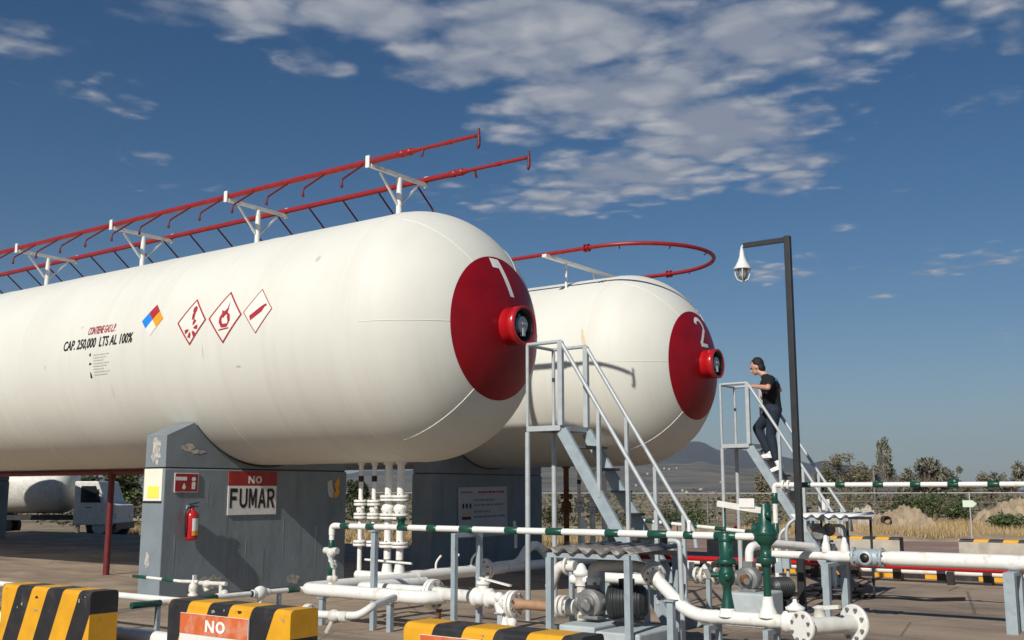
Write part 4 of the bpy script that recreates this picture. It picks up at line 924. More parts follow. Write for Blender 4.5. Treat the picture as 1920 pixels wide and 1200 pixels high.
yr=-1.0; c=px(1050,1078,1,yr); t=thing('drain_spout','white bent spout pointing down behind the brown pump inlet','pipe',(c.x,yr,0)); m=MB(); m.tube(fillet([(c.x+.20,yr,c.z+.10),(c.x-.02,yr,c.z+.10),(c.x-.13,yr,c.z-.14)],.12),[.06]*3+[.06]*7,14) if False else m.tube(fillet([(c.x+.20,yr,c.z+.10),(c.x-.02,yr,c.z+.10),(c.x-.13,yr,c.z-.14)],.12),.06,14); m.flange((c.x+.10,yr,c.z+.10),(1,0,0),.10,.03,0,6); m.build('spout','whitedirty',t); m=MB(); m.bar((c.x+.15,yr,0),(c.x+.15,yr,c.z+.04),.045,.045); m.build('leg','bluegrey',t)
c=px(967,1045,0,-1.83); t=thing('vent_pipe','thin grey vent pipe standing on the arched bypass before the farther saddle','pipe',(-1.83,c.y,.6)); m=MB(); e_=px(967,998,0,-1.83); m.tube([(-1.83,c.y,.58),(-1.83,c.y,e_.z),(-1.80,c.y-.08,e_.z+.16)],.026,10); m.build('pipe','grey',t)
for i,(u,v) in enumerate(((1461,1000),(1474,985))):
    c=px(u,v,1,2.05); t=thing('conduit',['thin grey conduit rising beside the lamp post, left of the other','thin grey conduit rising close against the lamp post'][i],'conduit',(c.x,2.05,0)); m=MB(); m.tube(fillet([(c.x,2.05,0),(c.x,2.05,c.z),(c.x+.12,2.12,c.z+.10)],.08),.022,10); m.build('tube','grey',t); m=MB(); m.box((c.x,2.02,c.z*.55),(.09,.07,.13)); m.build('junction_box','bluegrey',t)
c=px(1548,1000,1,3.7); t=thing('meter_unit','dark meter with a grey bracket under the pale corrugated roof','meter',(c.x,3.7,0)); m=MB(); m.box((c.x+.02,3.7,c.z*.42),(.16,.16,c.z*.84)); m.build('pedestal','bluegrey',t); m=MB(); m.lathe((c.x-.05,3.58,c.z),(.3,-1,0),[(0,.05),(.02,.10),(.08,.10),(.10,.07)],18); m.ball((c.x+.05,3.7,c.z+.05),(.09,.08,.09)); m.build('meter_head','pump',t); m=MB(); m.tube(fillet([(c.x+.08,3.66,c.z+.1),(c.x+.30,3.6,c.z+.12),(c.x+.32,3.6,c.z-.35)],.1),.025,10); m.build('bent_tube','grey',t)
p=px(1545,1120,2,0); t=thing('hose_coil','tangle of black hose lying on the ground behind the big white pipe','hose',(p.x,p.y,0)); m=MB(); rr=random.Random(4); P=[]
for i in range(60):
    a_=i*.55; r_=.22+.10*math.sin(i*.37)+rr.uniform(-.02,.02); P.append((p.x+1.5*r_*math.cos(a_)+.004*i,p.y+r_*math.sin(a_),.03+.0022*i+.02*math.sin(i*.9)))
m.tube(P,.024,8); m.build('coil','black',t)
t=thing('hose','black hose trailing away along the yard behind the big white pipe','hose',(p.x,p.y,0)); m=MB(); m.tube(fillet([(p.x+.3,p.y,.03),(p.x+.9,p.y+.35,.03),(p.x+1.3,p.y+.2,.03),(p.x+1.7,p.y+.6,.03)],.4),.022,8); m.build('tube','black',t)
# red fire main and low white line across the yard
t=thing('fire_main','long thin red pipe lying low across the yard behind the big white pipe','pipe',(2,6.5,0)); 
m=MB(); m.tube([(-3.5,6.9,.25),(4.4,6.9,.25)],.045,12); m.tube(fillet([(4.4,6.9,.25),(6.2,6.9,.25),(6.2,9,.25)],.15),.045,12); m.build('pipe','redbright',t)
for x in(-2.5,-.5,1.5,3.5,5.5): m=MB(); m.box((x,6.9,.10),(.10,.10,.20)); m.build('block','kblack',t)
t=thing('low_white_pipe','long white pipe clamped by black straps just above the ground behind the red pipe','pipe',(2,7.2,0))
m=MB(); m.tube([(-4,7.2,.17),(8,7.2,.17)],.05,12); m.build('pipe','white',t)
for i in range(17): 
    x=-3.6+.69*i; m=MB(); m.box((x,7.2,.115),(.13,.16,.23)); m.build('clamp','kblack',t)

# striped concrete blocks round the tank yard
def murete(x0,x1,y0,y1,label,inner=False,seedx=0,group=None):
    h=.60; t=thing('striped_block',label,'concrete barrier',((x0+x1)/2,(y0+y1)/2,0),group); bm=bmesh.new()
    r=.035; pr=[(y0,-.02),(y0,h-r)]+[(y0+r-r*math.cos(a),h-r+r*math.sin(a)) for a in(.5,1.05)]+[(y0+r,h),(y1-r,h)]+[(y1-r+r*math.sin(a),h-r+r*math.cos(a)) for a in(.5,1.05)]+[(y1,h-r),(y1,-.02)]
    L=Vector(t.location); A=[bm.verts.new((x0-L.x,y-L.y,z)) for y,z in pr]; f=bm.faces.new(A)
    rr_=bmesh.ops.extrude_face_region(bm,geom=[f]); bmesh.ops.translate(bm,verts=[v for v in rr_['geom'] if isinstance(v,bmesh.types.BMVert)],vec=(x1-x0,0,0))
    # stripes: slanted cuts on the sides, straight over the top
    w=.245; n=Vector((1,0,-.42)).normalized()
    k=-6
    cuts=[]
    for k in range(-3,9):
        co_=Vector((x0+.02+w*k-L.x,0,h)); cuts.append(co_); bmesh.ops.bisect_plane(bm,geom=bm.verts[:]+bm.edges[:]+bm.faces[:],plane_co=co_,plane_no=n)
    if inner: bmesh.ops.bisect_plane(bm,geom=bm.verts[:]+bm.edges[:]+bm.faces[:],plane_co=(0,0,h-.05),plane_no=(0,0,1))
    bmesh.ops.recalc_face_normals(bm,faces=bm.faces)
    for f in bm.faces:
        c=f.calc_center_median(); q=(c-cuts[0]).dot(n)/(w*n.x); f.material_index=int(math.floor(q)+seedx)%2
        if inner and f.normal.y<-.5 and c.z<h-.05: f.material_index=2
        if inner and f.normal.x>.5: f.material_index=1
    me=bpy.data.meshes.new('block'); bm.to_mesh(me); bm.free()
    for k_ in('yellow','kblack','kgrey'): me.materials.append(M[k_])
    o=bpy.data.objects.new('block',me); COL.objects.link(o); o.parent=t; return t
murete(.615,2.02,-5.47,-5.20,'yellow and black striped concrete block with the NO sign, front left',False,0)
murete(3.10,4.47,-5.47,-5.20,'yellow and black striped concrete block in front of the pump, front right',False,1)
murete(-1.86,-.45,-5.47,-5.20,'yellow and black striped concrete block left of the one with the NO sign',False,1)
FL={0:'striped topped block in the far row, in the shade behind the relief valves',1:'striped topped block in the far row with a black end, behind the grey check valve',2:'striped topped block in the far row near the right edge',-1:'striped topped block in the far row, hidden mostly under the farther tank',3:'striped topped block in the far row beyond the right edge'}
for i in(-1,0,1,2,3): murete(.55+2.47*(i-1),1.98+2.47*(i-1),9.55,9.80,FL[i],True,i,'striped blocks of the far row')
t=thing('striped_kerb','low yellow and black striped kerb behind the red pipe','kerb',(3.3,7.9,0)); m=MB()
for i in range(12): m.box((-.3+.42*i,7.95,.08),(.418,.18,.17),i%2)
m.build('kerb_stone',['yellow','kblack'],t,bevel=.01)
M['chip']=mat('bare_chipped_concrete',(.33,.30,.26),.9,0,.25,12)
def chips(x0,x1,y,seed,parent):
    rr=random.Random(seed)
    for k in range(9):
        cx=rr.uniform(x0+.05,x1-.05); cz=rr.choice((rr.uniform(.50,.568),rr.uniform(.03,.5),rr.uniform(.52,.568))); rx_,rz=rr.uniform(.008,.035),rr.uniform(.006,.02); P=[]
        for i in range(11):
            a=2*PI*i/11; q_=rr.uniform(.55,1.3); P.append((cx+rx_*q_*math.cos(a),y-.0035,min(cz+rz*q_*math.sin(a),.563)))
        mb=MB(); mb.add(P,[tuple(range(11))]); mb.build('chip','chip' if k%3 else 'kblack',parent)
for o_ in [o for o in COL.objects if o.name.startswith('striped_block') and abs(o.location.y+5.335)<.05]: chips(o_.location.x-.69,o_.location.x+.69,-5.47,int(o_.location.x*10)+40,o_)
# sign boards on the blocks
def noboard(x0,x1,ztop,label,txt):
    y=-5.47-.012; t=thing('warning_board',label,'sign',((x0+x1)/2,y,.05)); zt=ztop; zm=zt-.155; w=x1-x0
    m=MB(); m.box(((x0+x1)/2,y,(zt+.05)/2),(w,.012,zt-.05)); b=m.build('board','signwhite',t)
    m=MB(); m.box(((x0+x1)/2,y-.008,(zt+zm)/2),(w-.01,.005,zt-zm-.005)); o=m.build('orange_field','signorange',b)
    if txt:
        V,Fc=block_text('NO',w*.29,.088); mb=MB(); mapped(mb,V,Fc,lambda a,c:((x0+x1)/2+a+.03,y-.0135,(zt+zm)/2+c-.005)); mb.build('lettering','whiteink',b)
    return t
noboard(px(340,1150,1,-5.48).x,px(468,1150,1,-5.48).x,.512,'orange and white NO board on the front left striped block',True)
noboard(px(789,1190,1,-5.48).x,px(789,1190,1,-5.48).x+.85,.532,'orange topped board on the front right striped block, cut by the lower edge',False)

# ------------------------------------------------------------------ pipework at the left
t=thing('thin_banded_pipe','thin green and white pipe joining the left bend of the thick white pipe','pipe',(xU,-3,ZP)); m=MB()
banded(m,(xU+.02,-2.42,ZP),(xU+.02,-4.6,ZP),.028,[.02,.10,.28,.34,.54,.70,.85],first=0); m.build('pipe',['white','green'],t)
c=Vector((xU+.02,-3.02,ZP)); m=MB(); m.ball(c,(.06,.085,.075)); m.cyl(c+Vector((0,0,.05)),c+Vector((0,0,-.14)),.03,10); m.cyl(c+Vector((0,-.11,0)),c+Vector((0,.11,0)),.042,12); m.build('valve','white',t)
for yy in(-4.3,-2.75): m=MB(); m.bar((xU+.02,yy,0),(xU+.02,yy,ZP-.03),.04,.04); m.build('leg','bluegrey',t)
yq=-2.9; t=thing('valve_manifold','white valve manifold with an upright lever in front of the left saddle','valve',(px(370,1100,1,yq).x,yq,0))
def q(u,v): return px(u,v,1,yq)
m=MB(); m.tube([q(340,1090),q(372,1091)],.020,10); m.tube([q(375,1093),q(424,1095)],.024,10); m.lathe(q(362,1117),(0,0,1),[(0,.06),(.02,.06),(.03,.04),(.06,.055),(.12,.05),(.15,.025)],14)
m.ball(q(388,1095),(.06,.05,.045)); m.tube([q(385,1094),q(388,1108)],.03,10); m.tube([q(414,1096),q(414,1116)],.022,10); m.ball(q(421,1113),.045); m.ball(q(410,1119),(.08,.05,.04)); m.build('valve_bodies','whitedirty',t)
m=MB(); m.bar(q(364,1106),q(365,1078),.045,.02); m.build('lever','white',t)
for uu in(362,412): a=q(uu,1120); m=MB(); m.cyl((a.x,yq,0),a,.03,10); m.build('leg','white',t)
m=MB(); banded(m,q(250,1080),q(340,1090),.018,[.3,.62,.86],first=1); m.build('feed_pipe',['white','green'],t)
yk=-4.1; t=thing('low_front_pipe','white pipe with a small valve running low behind the front left striped block','pipe',(-.5,yk,.33)); A=px(577,1150,1,yk); 
m=MB(); m.tube(fillet([(-6,yk,A.z),(A.x+.14,yk,A.z),(A.x+.30,yk,A.z+.005),(A.x+.62,yk,A.z+.02),(A.x+.68,yk+.1,A.z+.09),(A.x+.3,yk+.8,A.z+.09)],.07),.034,12); m.build('pipe','white',t)
m=MB(); m.flange((A.x,yk,A.z),(1,0,0),.085,.03,0,6); m.flange((A.x+.035,yk,A.z),(1,0,0),.085,.03,0,6); m.build('flange','white',t)
c=Vector((A.x+.33,yk,A.z)); m=MB(); m.ball(c,(.07,.055,.055)); m.cyl(c+Vector((.09,0,0)),c+Vector((.17,0,0)),.048,12); m.bar(c,c+Vector((-.04,-.06,-.14)),.03,.02); m.build('valve','whitedirty',t)
for x in(-4.5,-2.2,-.1): m=MB(); m.bar((x,yk,0),(x,yk,A.z-.03),.045,.045); m.build('leg','bluegrey',t)
t=thing('ground_pipe','white pipe lying near the ground left of the front left striped block','pipe',(-3,-4.75,.1))
m=MB(); m.tube([(-7,-4.75,.13),(.9,-4.75,.13)],.07,14); m.build('pipe','white',t)
m=MB(); 
for x in(-1.43,-1.38): m.flange((x,-4.75,.13),(1,0,0),.12,.03,0,6)
m.build('flange','white',t)
# red hydrant line seen under the first tank
p=gp(208,19.0); t=thing('red_standpipe','dark red upright pipe with a cross pipe seen under the tank left of the saddle','pipe',(p.x,p.y,0))
m=MB(); m.cyl((p.x,p.y,0),(p.x,p.y,1.74),.055,12); m.tube([(p.x-6,p.y,1.78),(p.x+4.,p.y,1.78)],.05,12); m.lathe((p.x,p.y,1.68),(0,0,1),[(0,.08),(.08,.08)],12); m.build('pipe','redarm',t)
for dx in(-6,4): m=MB(); m.cyl((p.x+dx,p.y,0),(p.x+dx,p.y,1.78),.05,10); m.build('leg','redarm',t)

# ------------------------------------------------------------------ person climbing the farther stairs
def fused(name,mb,m,parent,voxel=.011,smooth=4):
    o=mb.build('tmp','skin'); md=o.modifiers.new('r','REMESH'); md.mode='VOXEL'; md.voxel_size=voxel; md.use_smooth_shade=True
    s=o.modifiers.new('s','SMOOTH'); s.factor=.5; s.iterations=smooth
    bpy.context.view_layer.update()
    me=bpy.data.meshes.new_from_object(o.evaluated_get(bpy.context.evaluated_depsgraph_get())); me.name=name
    d=o.location-org(parent); me.transform(Matrix.Translation(d)); bpy.data.objects.remove(o)
    me.materials.clear(); me.materials.append(M[m]); me.polygons.foreach_set('use_smooth',[True]*len(me.polygons))
    n=bpy.data.objects.new(name,me); COL.objects.link(n); n.parent=parent; return n
def limb(mb,pts,rs,seg=14):
    mb.tube(pts,rs,seg); 
    for p,r in zip(pts,rs): mb.ball(p,r*.99,0,12,8)
def at(u,v,y): return px(u,v,1,y)
YC=5.21
feetz=(1.69+.017,1.94+.017)
t=thing('person','man in a black short sleeved shirt, dark jeans and white trainers climbing the farther stairs','person',(1.3,YC,1.69))
head=at(1419,688,YC); neck=at(1434,704,YC); hd=(Vector((-.42,0,.91))).normalized()
shL,shR=at(1443,713,YC-.19),at(1444,712,YC+.19); chest=at(1443,726,YC); waist=at(1446,750,YC); pelv=at(1449,768,YC)
hipL,hipR=at(1451,772,YC-.085),at(1448,772,YC+.09)
kneeL=at(1445,816,YC-.10); ankL=at(1455,862,YC-.10); kneeR=at(1420,803,YC+.10); ankR=at(1440,846,YC+.10)
elL=at(1440,727,YC-.40); haL=at(1412,724,4.96); elR=at(1462,731,YC+.42); haR=at(1440,737,5.51)
b=MB()
RH=Matrix.Rotation(-.34,3,'Y'); rx=RH
b.ball(head+RH@Vector((.012,0,.02)),(.106,.082,.112),0,18,12,rx); b.ball(head+RH@Vector((-.035,0,-.055)),(.062,.056,.062),0,14,9,rx)
b.ball(head+RH@Vector((-.072,0,-.098)),(.024,.03,.020)); 
b.tube([head+RH@Vector((-.092,0,.012)),head+RH@Vector((-.118,0,-.036))],[.009,.017],8); b.ball(head+RH@Vector((-.116,0,-.038)),.015)
b.ball(head+RH@Vector((-.088,0,-.071)),(.018,.026,.010)); 
for s in(-1,1): b.ball(head+RH@Vector((.015,s*.078,-.012)),(.018,.010,.032),0,10,7,rx); b.ball(head+RH@Vector((-.088,s*.03,.028)),(.014,.024,.010))
limb(b,[head+Vector((.03,0,-.06)),neck,chest+Vector((.0,0,.08))],[.052,.056,.075])
b.ball(chest,(.105,.165,.15),0,16,10); b.ball(waist,(.095,.14,.14),0,16,10); b.ball(pelv,(.11,.155,.11),0,16,10)
for sh,el,ha in((shL,elL,haL),(shR,elR,haR)):
    limb(b,[chest.lerp(sh,.5)+Vector((0,0,.05)),sh,sh.lerp(el,.5),el],[.06,.058,.047,.040]); limb(b,[el,el.lerp(ha,.35),ha],[.041,.040,.028])
for hp,kn,an in((hipL,kneeL,ankL),(hipR,kneeR,ankR)):
    limb(b,[hp,hp.lerp(kn,.5),kn],[.088,.075,.055]); limb(b,[kn,kn.lerp(an,.35),an],[.055,.054,.038])
# hands: palm, four unequal bent fingers closing over the rail, thumb from the side of the palm
def hand(ha,el,side):
    d=(ha-el).normalized(); across=Vector((.15,side,0)).normalized(); across=(across-d*across.dot(d)).normalized(); nrm=d.cross(across).normalized()
    if nrm.z<0: nrm=-nrm
    palm=ha+d*.045; rot=Matrix((d,across,nrm)).transposed(); b.ball(palm,(.052,.042,.019),0,12,8,rot)
    for k,(L,o) in enumerate(((.068,-.030),(.076,-.010),(.070,.010),(.056,.029))):
        r0=palm+d*.040+across*o; b.tube([r0-d*.015,r0+d*L*.42+nrm*.006,r0+d*L*.70-nrm*.018,r0+d*L*.62-nrm*.050],[.0098,.0094,.0088,.0078],8); b.ball(r0+d*L*.62-nrm*.05,.0078)
    r0=palm-d*.012-across*.034; b.tube([r0,r0-across*.028+d*.018-nrm*.008,r0-across*.026+d*.045-nrm*.026],[.0125,.0112,.009],8); b.ball(r0-across*.026+d*.045-nrm*.026,.009)
hand(haL,elL,1); hand(haR,elR,-1)
body=fused('body',b,'skin',t,.0075,3)
# eyes and brows
e=MB()
for s in(-1,1): e.ball(head+RH@Vector((-.093,s*.031,.008)),(.010,.014,.009))
e.build('eyes','ink',body)
h=MB(); h.ball(head+RH@Vector((.036,0,.044)),(.100,.087,.098),0,18,12,rx); h.ball(head+RH@Vector((.070,0,-.035)),(.060,.076,.090),0,14,9,rx); h.ball(head+RH@Vector((-.030,.01,.092)),(.052,.058,.026),0,12,8,rx)
rgh=random.Random(2)
for k in range(46):
    a_=rgh.uniform(0,2*PI); b_2=rgh.uniform(.1,1.25); q_=Vector((.036+.100*math.sin(b_2)*math.cos(a_),.087*math.sin(b_2)*math.sin(a_),.044+.098*math.cos(b_2))); h.ball(head+RH@q_,(.016,.012,.012),0,8,6)
fused('hair',h,'hair',t,.006,2)
s_=MB(); 
s_.ball(chest+Vector((.0,0,.02)),(.148,.20,.165),0,18,12); s_.ball(waist+Vector((0,0,.03)),(.138,.175,.165),0,18,12); s_.lathe(waist+Vector((.015,0,-.16)),(-.06,0,1),[(0,.15),(.12,.142),(.3,.145)],20); s_.ball(neck+Vector((.02,0,-.030)),(.080,.10,.058))
for sh,el in((shL,elL),(shR,elR)): limb(s_,[chest.lerp(sh,.4)+Vector((0,0,.045)),sh,sh.lerp(el,.62)],[.09,.080,.070])
shirt=fused('shirt',s_,'shirt',t,.011,3)
c=at(1449,716,YC+.02); m=MB(); m.ball(c+Vector((.075,-.03,.02)),(.012,.035,.03)); m.build('back_print','blue',shirt)
j=MB(); j.ball(pelv,(.142,.18,.13),0,18,12); j.ball(pelv+Vector((.035,0,-.02)),(.105,.150,.10),0,16,10)
for hp,kn,an in((hipL,kneeL,ankL),(hipR,kneeR,ankR)):
    limb(j,[pelv.lerp(hp,.5),hp,hp.lerp(kn,.5),kn],[.11,.116,.100,.078]); limb(j,[kn,kn.lerp(an,.35),an+Vector((0,0,.015))],[.078,.074,.058])
fused('jeans',j,'denim',t,.012,3)
def shoe(toe,heel,an):
    d=(toe-heel).normalized(); m=MB(); rot=Matrix((d,Vector((0,0,1)).cross(d).normalized(),d.cross(Vector((0,0,1)).cross(d).normalized()))).transposed()
    m.ball(heel+d*.06,(.075,.042,.045),0,14,9,rot); m.ball(heel+d*.15,(.095,.046,.036),0,14,9,rot); m.ball(heel+d*.215,(.055,.044,.030),0,14,9,rot); m.tube([heel+d*.05,an],[.044,.042],12)
    m.box(heel+d*.14-rot@Vector((0,0,.026)),(.25,.08,.022),0,rot); fused('shoe',m,'shoe',t,.008,3)
toeR=Vector((at(1428,852,YC+.10).x,YC+.10,feetz[1]+.042)); shoe(toeR,toeR+Vector((.25,0,.01)),ankR)
toeL=Vector((at(1443,880,YC-.10).x-.01,YC-.10,feetz[0]+.045)); shoe(toeL,toeL+Vector((.235,0,.085)),ankL)

# ------------------------------------------------------------------ ground, field and road
def sm(a,b,x): t_=max(0,min(1,(x-a)/(b-a))); return t_*t_*(3-2*t_)
def hnoise(x,y): return math.sin(x*.11+1.3)*math.cos(y*.093)*.5+math.sin(x*.31+y*.23)*.25+math.sin(x*.71-y*.57)*.12
def terr(x,y):
    z=-.07; z-=.85*sm(11.4,13.5,y)*sm(-8,-15,x)
    z+=.10*hnoise(x,y)*sm(25,30,y); 
    d=math.hypot(x-CAM.x,y-CAM.y); z-=sm(120,900,d)*2.0; z+=sm(60,300,d)*.8*hnoise(x*.15,y*.15); return z
def grid(name,xs,ys,fz,m,kind='structure'):
    vs=[(x,y,fz(x,y)) for y in ys for x in xs]; nx=len(xs)
    fs=[(j*nx+i,j*nx+i+1,(j+1)*nx+i+1,(j+1)*nx+i) for j in range(len(ys)-1) for i in range(nx-1)]
    mb=MB(); mb.add(vs,fs,0,True); o=mb.build(name,m,None,(0,0,0),0,False); o['kind']=kind; return o
def axis_(lo,hi,c,n0,step,grow):
    out=[c]; s=step
    while out[-1]<hi: out.append(out[-1]+s); s*=grow
    neg=[c]; s=step
    while neg[-1]>lo: neg.append(neg[-1]-s); s*=grow
    return neg[:0:-1]+out
M['terrain']=mat('dry_plain_earth',(.30,.225,.145),.95,0,.25,.25,.4,3,second=(.15,.135,.07),smin=.48,smax=.6,sscale=.06)
grid('ground',axis_(-9000,9000,-5,0,1.2,1.06),axis_(-9000,9000,20,0,1.2,1.06),terr,'terrain')
def yardmat():
    m=mat('worn_brown_concrete_slab',(.34,.255,.182),.88,0,.22,.9,.35,7,second=(.145,.11,.083),smin=.46,smax=.68,sscale=.7,stretch=(.5,1.6,1))
    n,l=nodes(m); b=n['Principled BSDF']; src=b.inputs['Base Color'].links[0].from_socket
    tc=n.new('ShaderNodeTexCoord'); sp=n.new('ShaderNodeSeparateXYZ'); l.new(tc.outputs['Object'],sp.inputs[0])
    # slab joints every 3 m and fine cracks
    def line(sock,per):
        a=n.new('ShaderNodeMath'); a.operation='PINGPONG'; l.new(sock,a.inputs[0]); a.inputs[1].default_value=per/2
        c=n.new('ShaderNodeMath'); c.operation='LESS_THAN'; l.new(a.outputs[0],c.inputs[0]); c.inputs[1].default_value=.012; return c.outputs[0]
    mxx=n.new('ShaderNodeMath'); mxx.operation='MAXIMUM'; l.new(line(sp.outputs[0],3.1),mxx.inputs[0]); l.new(line(sp.outputs[1],2.7),mxx.inputs[1])
    vo=n.new('ShaderNodeTexVoronoi'); vo.feature='DISTANCE_TO_EDGE'; vo.inputs['Scale'].default_value=.55; l.new(tc.outputs['Object'],vo.inputs['Vector'])
    lt=n.new('ShaderNodeMath'); lt.operation='LESS_THAN'; l.new(vo.outputs['Distance'],lt.inputs[0]); lt.inputs[1].default_value=.006
    m2=n.new('ShaderNodeMath'); m2.operation='MAXIMUM'; l.new(mxx.outputs[0],m2.inputs[0]); l.new(lt.outputs[0],m2.inputs[1])
    st=n.new('ShaderNodeTexNoise'); st.inputs['Scale'].default_value=.42; st.inputs['Detail'].default_value=7; st.inputs['Roughness'].default_value=.62; l.new(tc.outputs['Object'],st.inputs['Vector'])
    sr=n.new('ShaderNodeMapRange'); sr.inputs['From Min'].default_value=.54; sr.inputs['From Max'].default_value=.66; sr.inputs['To Max'].default_value=.42; l.new(st.outputs['Fac'],sr.inputs['Value'])
    sm_=n.new('ShaderNodeMix'); sm_.data_type='RGBA'; l.new(sr.outputs[0],sm_.inputs[0]); l.new(src,sm_.inputs[6]); sm_.inputs[7].default_value=(.075,.058,.046,1); src=sm_.outputs[2]
    sg=n.new('ShaderNodeTexNoise'); sg.inputs['Scale'].default_value=38; sg.inputs['Detail'].default_value=2; l.new(tc.outputs['Object'],sg.inputs['Vector'])
    gr=n.new('ShaderNodeMapRange'); gr.inputs['From Min'].default_value=.62; gr.inputs['From Max'].default_value=.68; gr.inputs['To Max'].default_value=.7; l.new(sg.outputs['Fac'],gr.inputs['Value'])
    gm=n.new('ShaderNodeMix'); gm.data_type='RGBA'; l.new(gr.outputs[0],gm.inputs[0]); l.new(src,gm.inputs[6]); gm.inputs[7].default_value=(.36,.30,.24,1); src=gm.outputs[2]
    mu=n.new('ShaderNodeMath'); mu.operation='MULTIPLY'; l.new(m2.outputs[0],mu.inputs[0]); mu.inputs[1].default_value=.6
    mx=n.new('ShaderNodeMix'); mx.data_type='RGBA'; l.new(mu.outputs[0],mx.inputs[0]); l.new(src,mx.inputs[6]); mx.inputs[7].default_value=(.09,.07,.055,1); l.new(mx.outputs[2],b.inputs['Base Color'])
    return m
M['yard']=yardmat()
mb=MB(); mb.box((-5,-8.5,-.06),(80,39,.12)); o=mb.build('concrete_yard','yard',None,(0,0,-.12)); o['kind']='structure'
mb=MB(); xs=[-70+2*i for i in range(81)]; 
vs=[];
for x in xs: 
    e=.5*math.sin(x*.4)+.35*math.sin(x*1.1)
    vs+=[(x,11.3,terr(x,11.3)+.02),(x,13.5,terr(x,13.5)+.02),(x,18,terr(x,18)+.02),(x,23.3+e,terr(x,23.3)+.02)]
mb.add(vs,[(4*i+k,4*i+4+k,4*i+5+k,4*i+1+k) for i in range(80) for k in range(3)],0,True); o=mb.build('dirt_road','roadm',None,(0,0,0)); o['kind']='structure'
# low windrow of soil along the far road side, then the dry grass
mb=MB(); vs=[]; n=160
for i in range(n+1):
    x=-50+90*i/n; h=.10+.06*math.sin(x*1.3)+.05*math.sin(x*2.9+1); yc=24+.5*math.sin(x*.4)+.35*math.sin(x*1.1)
    vs+=[(x,yc-.5,-.08),(x,yc,h),(x,yc+.8,-.08)]
mb.add(vs,[(3*i+k,3*i+3+k,3*i+4+k,3*i+1+k) for i in range(n) for k in range(2)],0,True); o=mb.build('earth_bank','dirt',None,(0,0,-.08)); o['kind']='structure'
rg=random.Random(11); mb=MB(); vs=[];fs=[]
for i in range(12000):
    u=rg.uniform(250,2150); y=24.3+21*rg.random()**1.35
    s=(u-960)/F; D=(y-CAM.y)/(FH.y+RT.y*s); x=CAM.x+FH.x*D+RT.x*s*D
    if hnoise(x*2.2,y*2.5)<-.45 and rg.random()<.75: continue
    z=terr(x,y); hh=rg.uniform(.16,.46)*(1+.5*hnoise(x*3,y*3))
    for k in range(5):
        a=rg.uniform(0,2*PI); ln=rg.uniform(.05,.24); w=rg.uniform(.012,.024); bx2,by2=x+rg.uniform(-.15,.15),y+rg.uniform(-.15,.15)
        o=len(vs); c_,s_2=math.cos(a),math.sin(a); h2=hh*rg.uniform(.6,1.1)
        vs+=[(bx2-s_2*w,by2+c_*w,z-.03),(bx2+s_2*w,by2-c_*w,z-.03),(bx2+c_*ln,by2+s_2*ln,z+h2)]; fs.append((o,o+1,o+2))
mb.add(vs,fs,0,False); o=mb.build('dry_grass','straw',None,(0,0,0),0,False); tag(o,'tall dry yellow grass beyond the dirt road','grass',None,'stuff')

# ------------------------------------------------------------------ plants and trees
def leaves(mb,c,rad,n,size,rg,flat=.5,droop=0,elong=1.0):
    for i in range(n):
        d=Vector((rg.gauss(0,1),rg.gauss(0,1),rg.gauss(0,1))).normalized()*(rg.random()**.45)
        p=c+Vector((d.x*rad[0],d.y*rad[1],d.z*rad[2])); s=size*rg.uniform(.6,1.4)
        a=Vector((rg.gauss(0,1),rg.gauss(0,1),rg.gauss(0,flat)-droop)).normalized(); b_=a.cross(Vector((rg.gauss(0,1),rg.gauss(0,1),rg.gauss(0,1)))).normalized()*s*.42; a=a*s*elong
        mb.add([p-a*.5,p+b_*.5,p+a*.5,p-b_*.5],[(0,1,2,3)])
def ground_at(u,D): p=gp(u,D); p.z=terr(p.x,p.y)-.03; return p
def bush(u,D,w,h,m,label,seed,n=1050,size=.17,name='bush',group=None):
    rg=random.Random(seed); p=ground_at(u,D); t=thing(name,label,'bush',p,group); mb=MB()
    k=7
    for i in range(k):
        a=rg.uniform(0,2*PI); rr_=rg.uniform(.1,.62); c=p+Vector((math.cos(a)*w/2*rr_,math.sin(a)*w/2*rr_,h*rg.uniform(.3,.72)))
        leaves(mb,c,(w*.25,w*.25,h*.33),n//k,size,rg)
    mb.build('foliage',m,t,recalc=False)
    st=MB()
    for i in range(6):
        a=rg.uniform(0,2*PI); q=p+Vector((math.cos(a)*w*.3,math.sin(a)*w*.3,h*.65)); st.tube([p+Vector((rg.uniform(-.1,.1),rg.uniform(-.1,.1),-.05)),p.lerp(q,.5)+Vector((0,0,.05)),q],[.035,.025,.01],6)
    st.build('stems','bark',t); return t
def limbs(mb,p,h,n,spread,rg,r0=.16,start=.35):
    ends=[]; mb.tube([p+Vector((0,0,-.1)),p+Vector((rg.uniform(-.1,.1),rg.uniform(-.1,.1),h*.35)),p+Vector((rg.uniform(-.15,.15),rg.uniform(-.15,.15),h*.6))],[r0,r0*.75,r0*.5],8)
    for i in range(n):
        a=2*PI*i/n+rg.uniform(-.4,.4); z0=h*rg.uniform(start,.58); e=p+Vector((math.cos(a)*spread*rg.uniform(.5,1),math.sin(a)*spread*rg.uniform(.5,1),h*rg.uniform(.62,.92)))
        s0=p+Vector((0,0,z0)); mb.tube([s0,s0.lerp(e,.5)+Vector((0,0,.15)),e],[r0*.45,r0*.3,r0*.12],6); ends.append(e)
    return ends
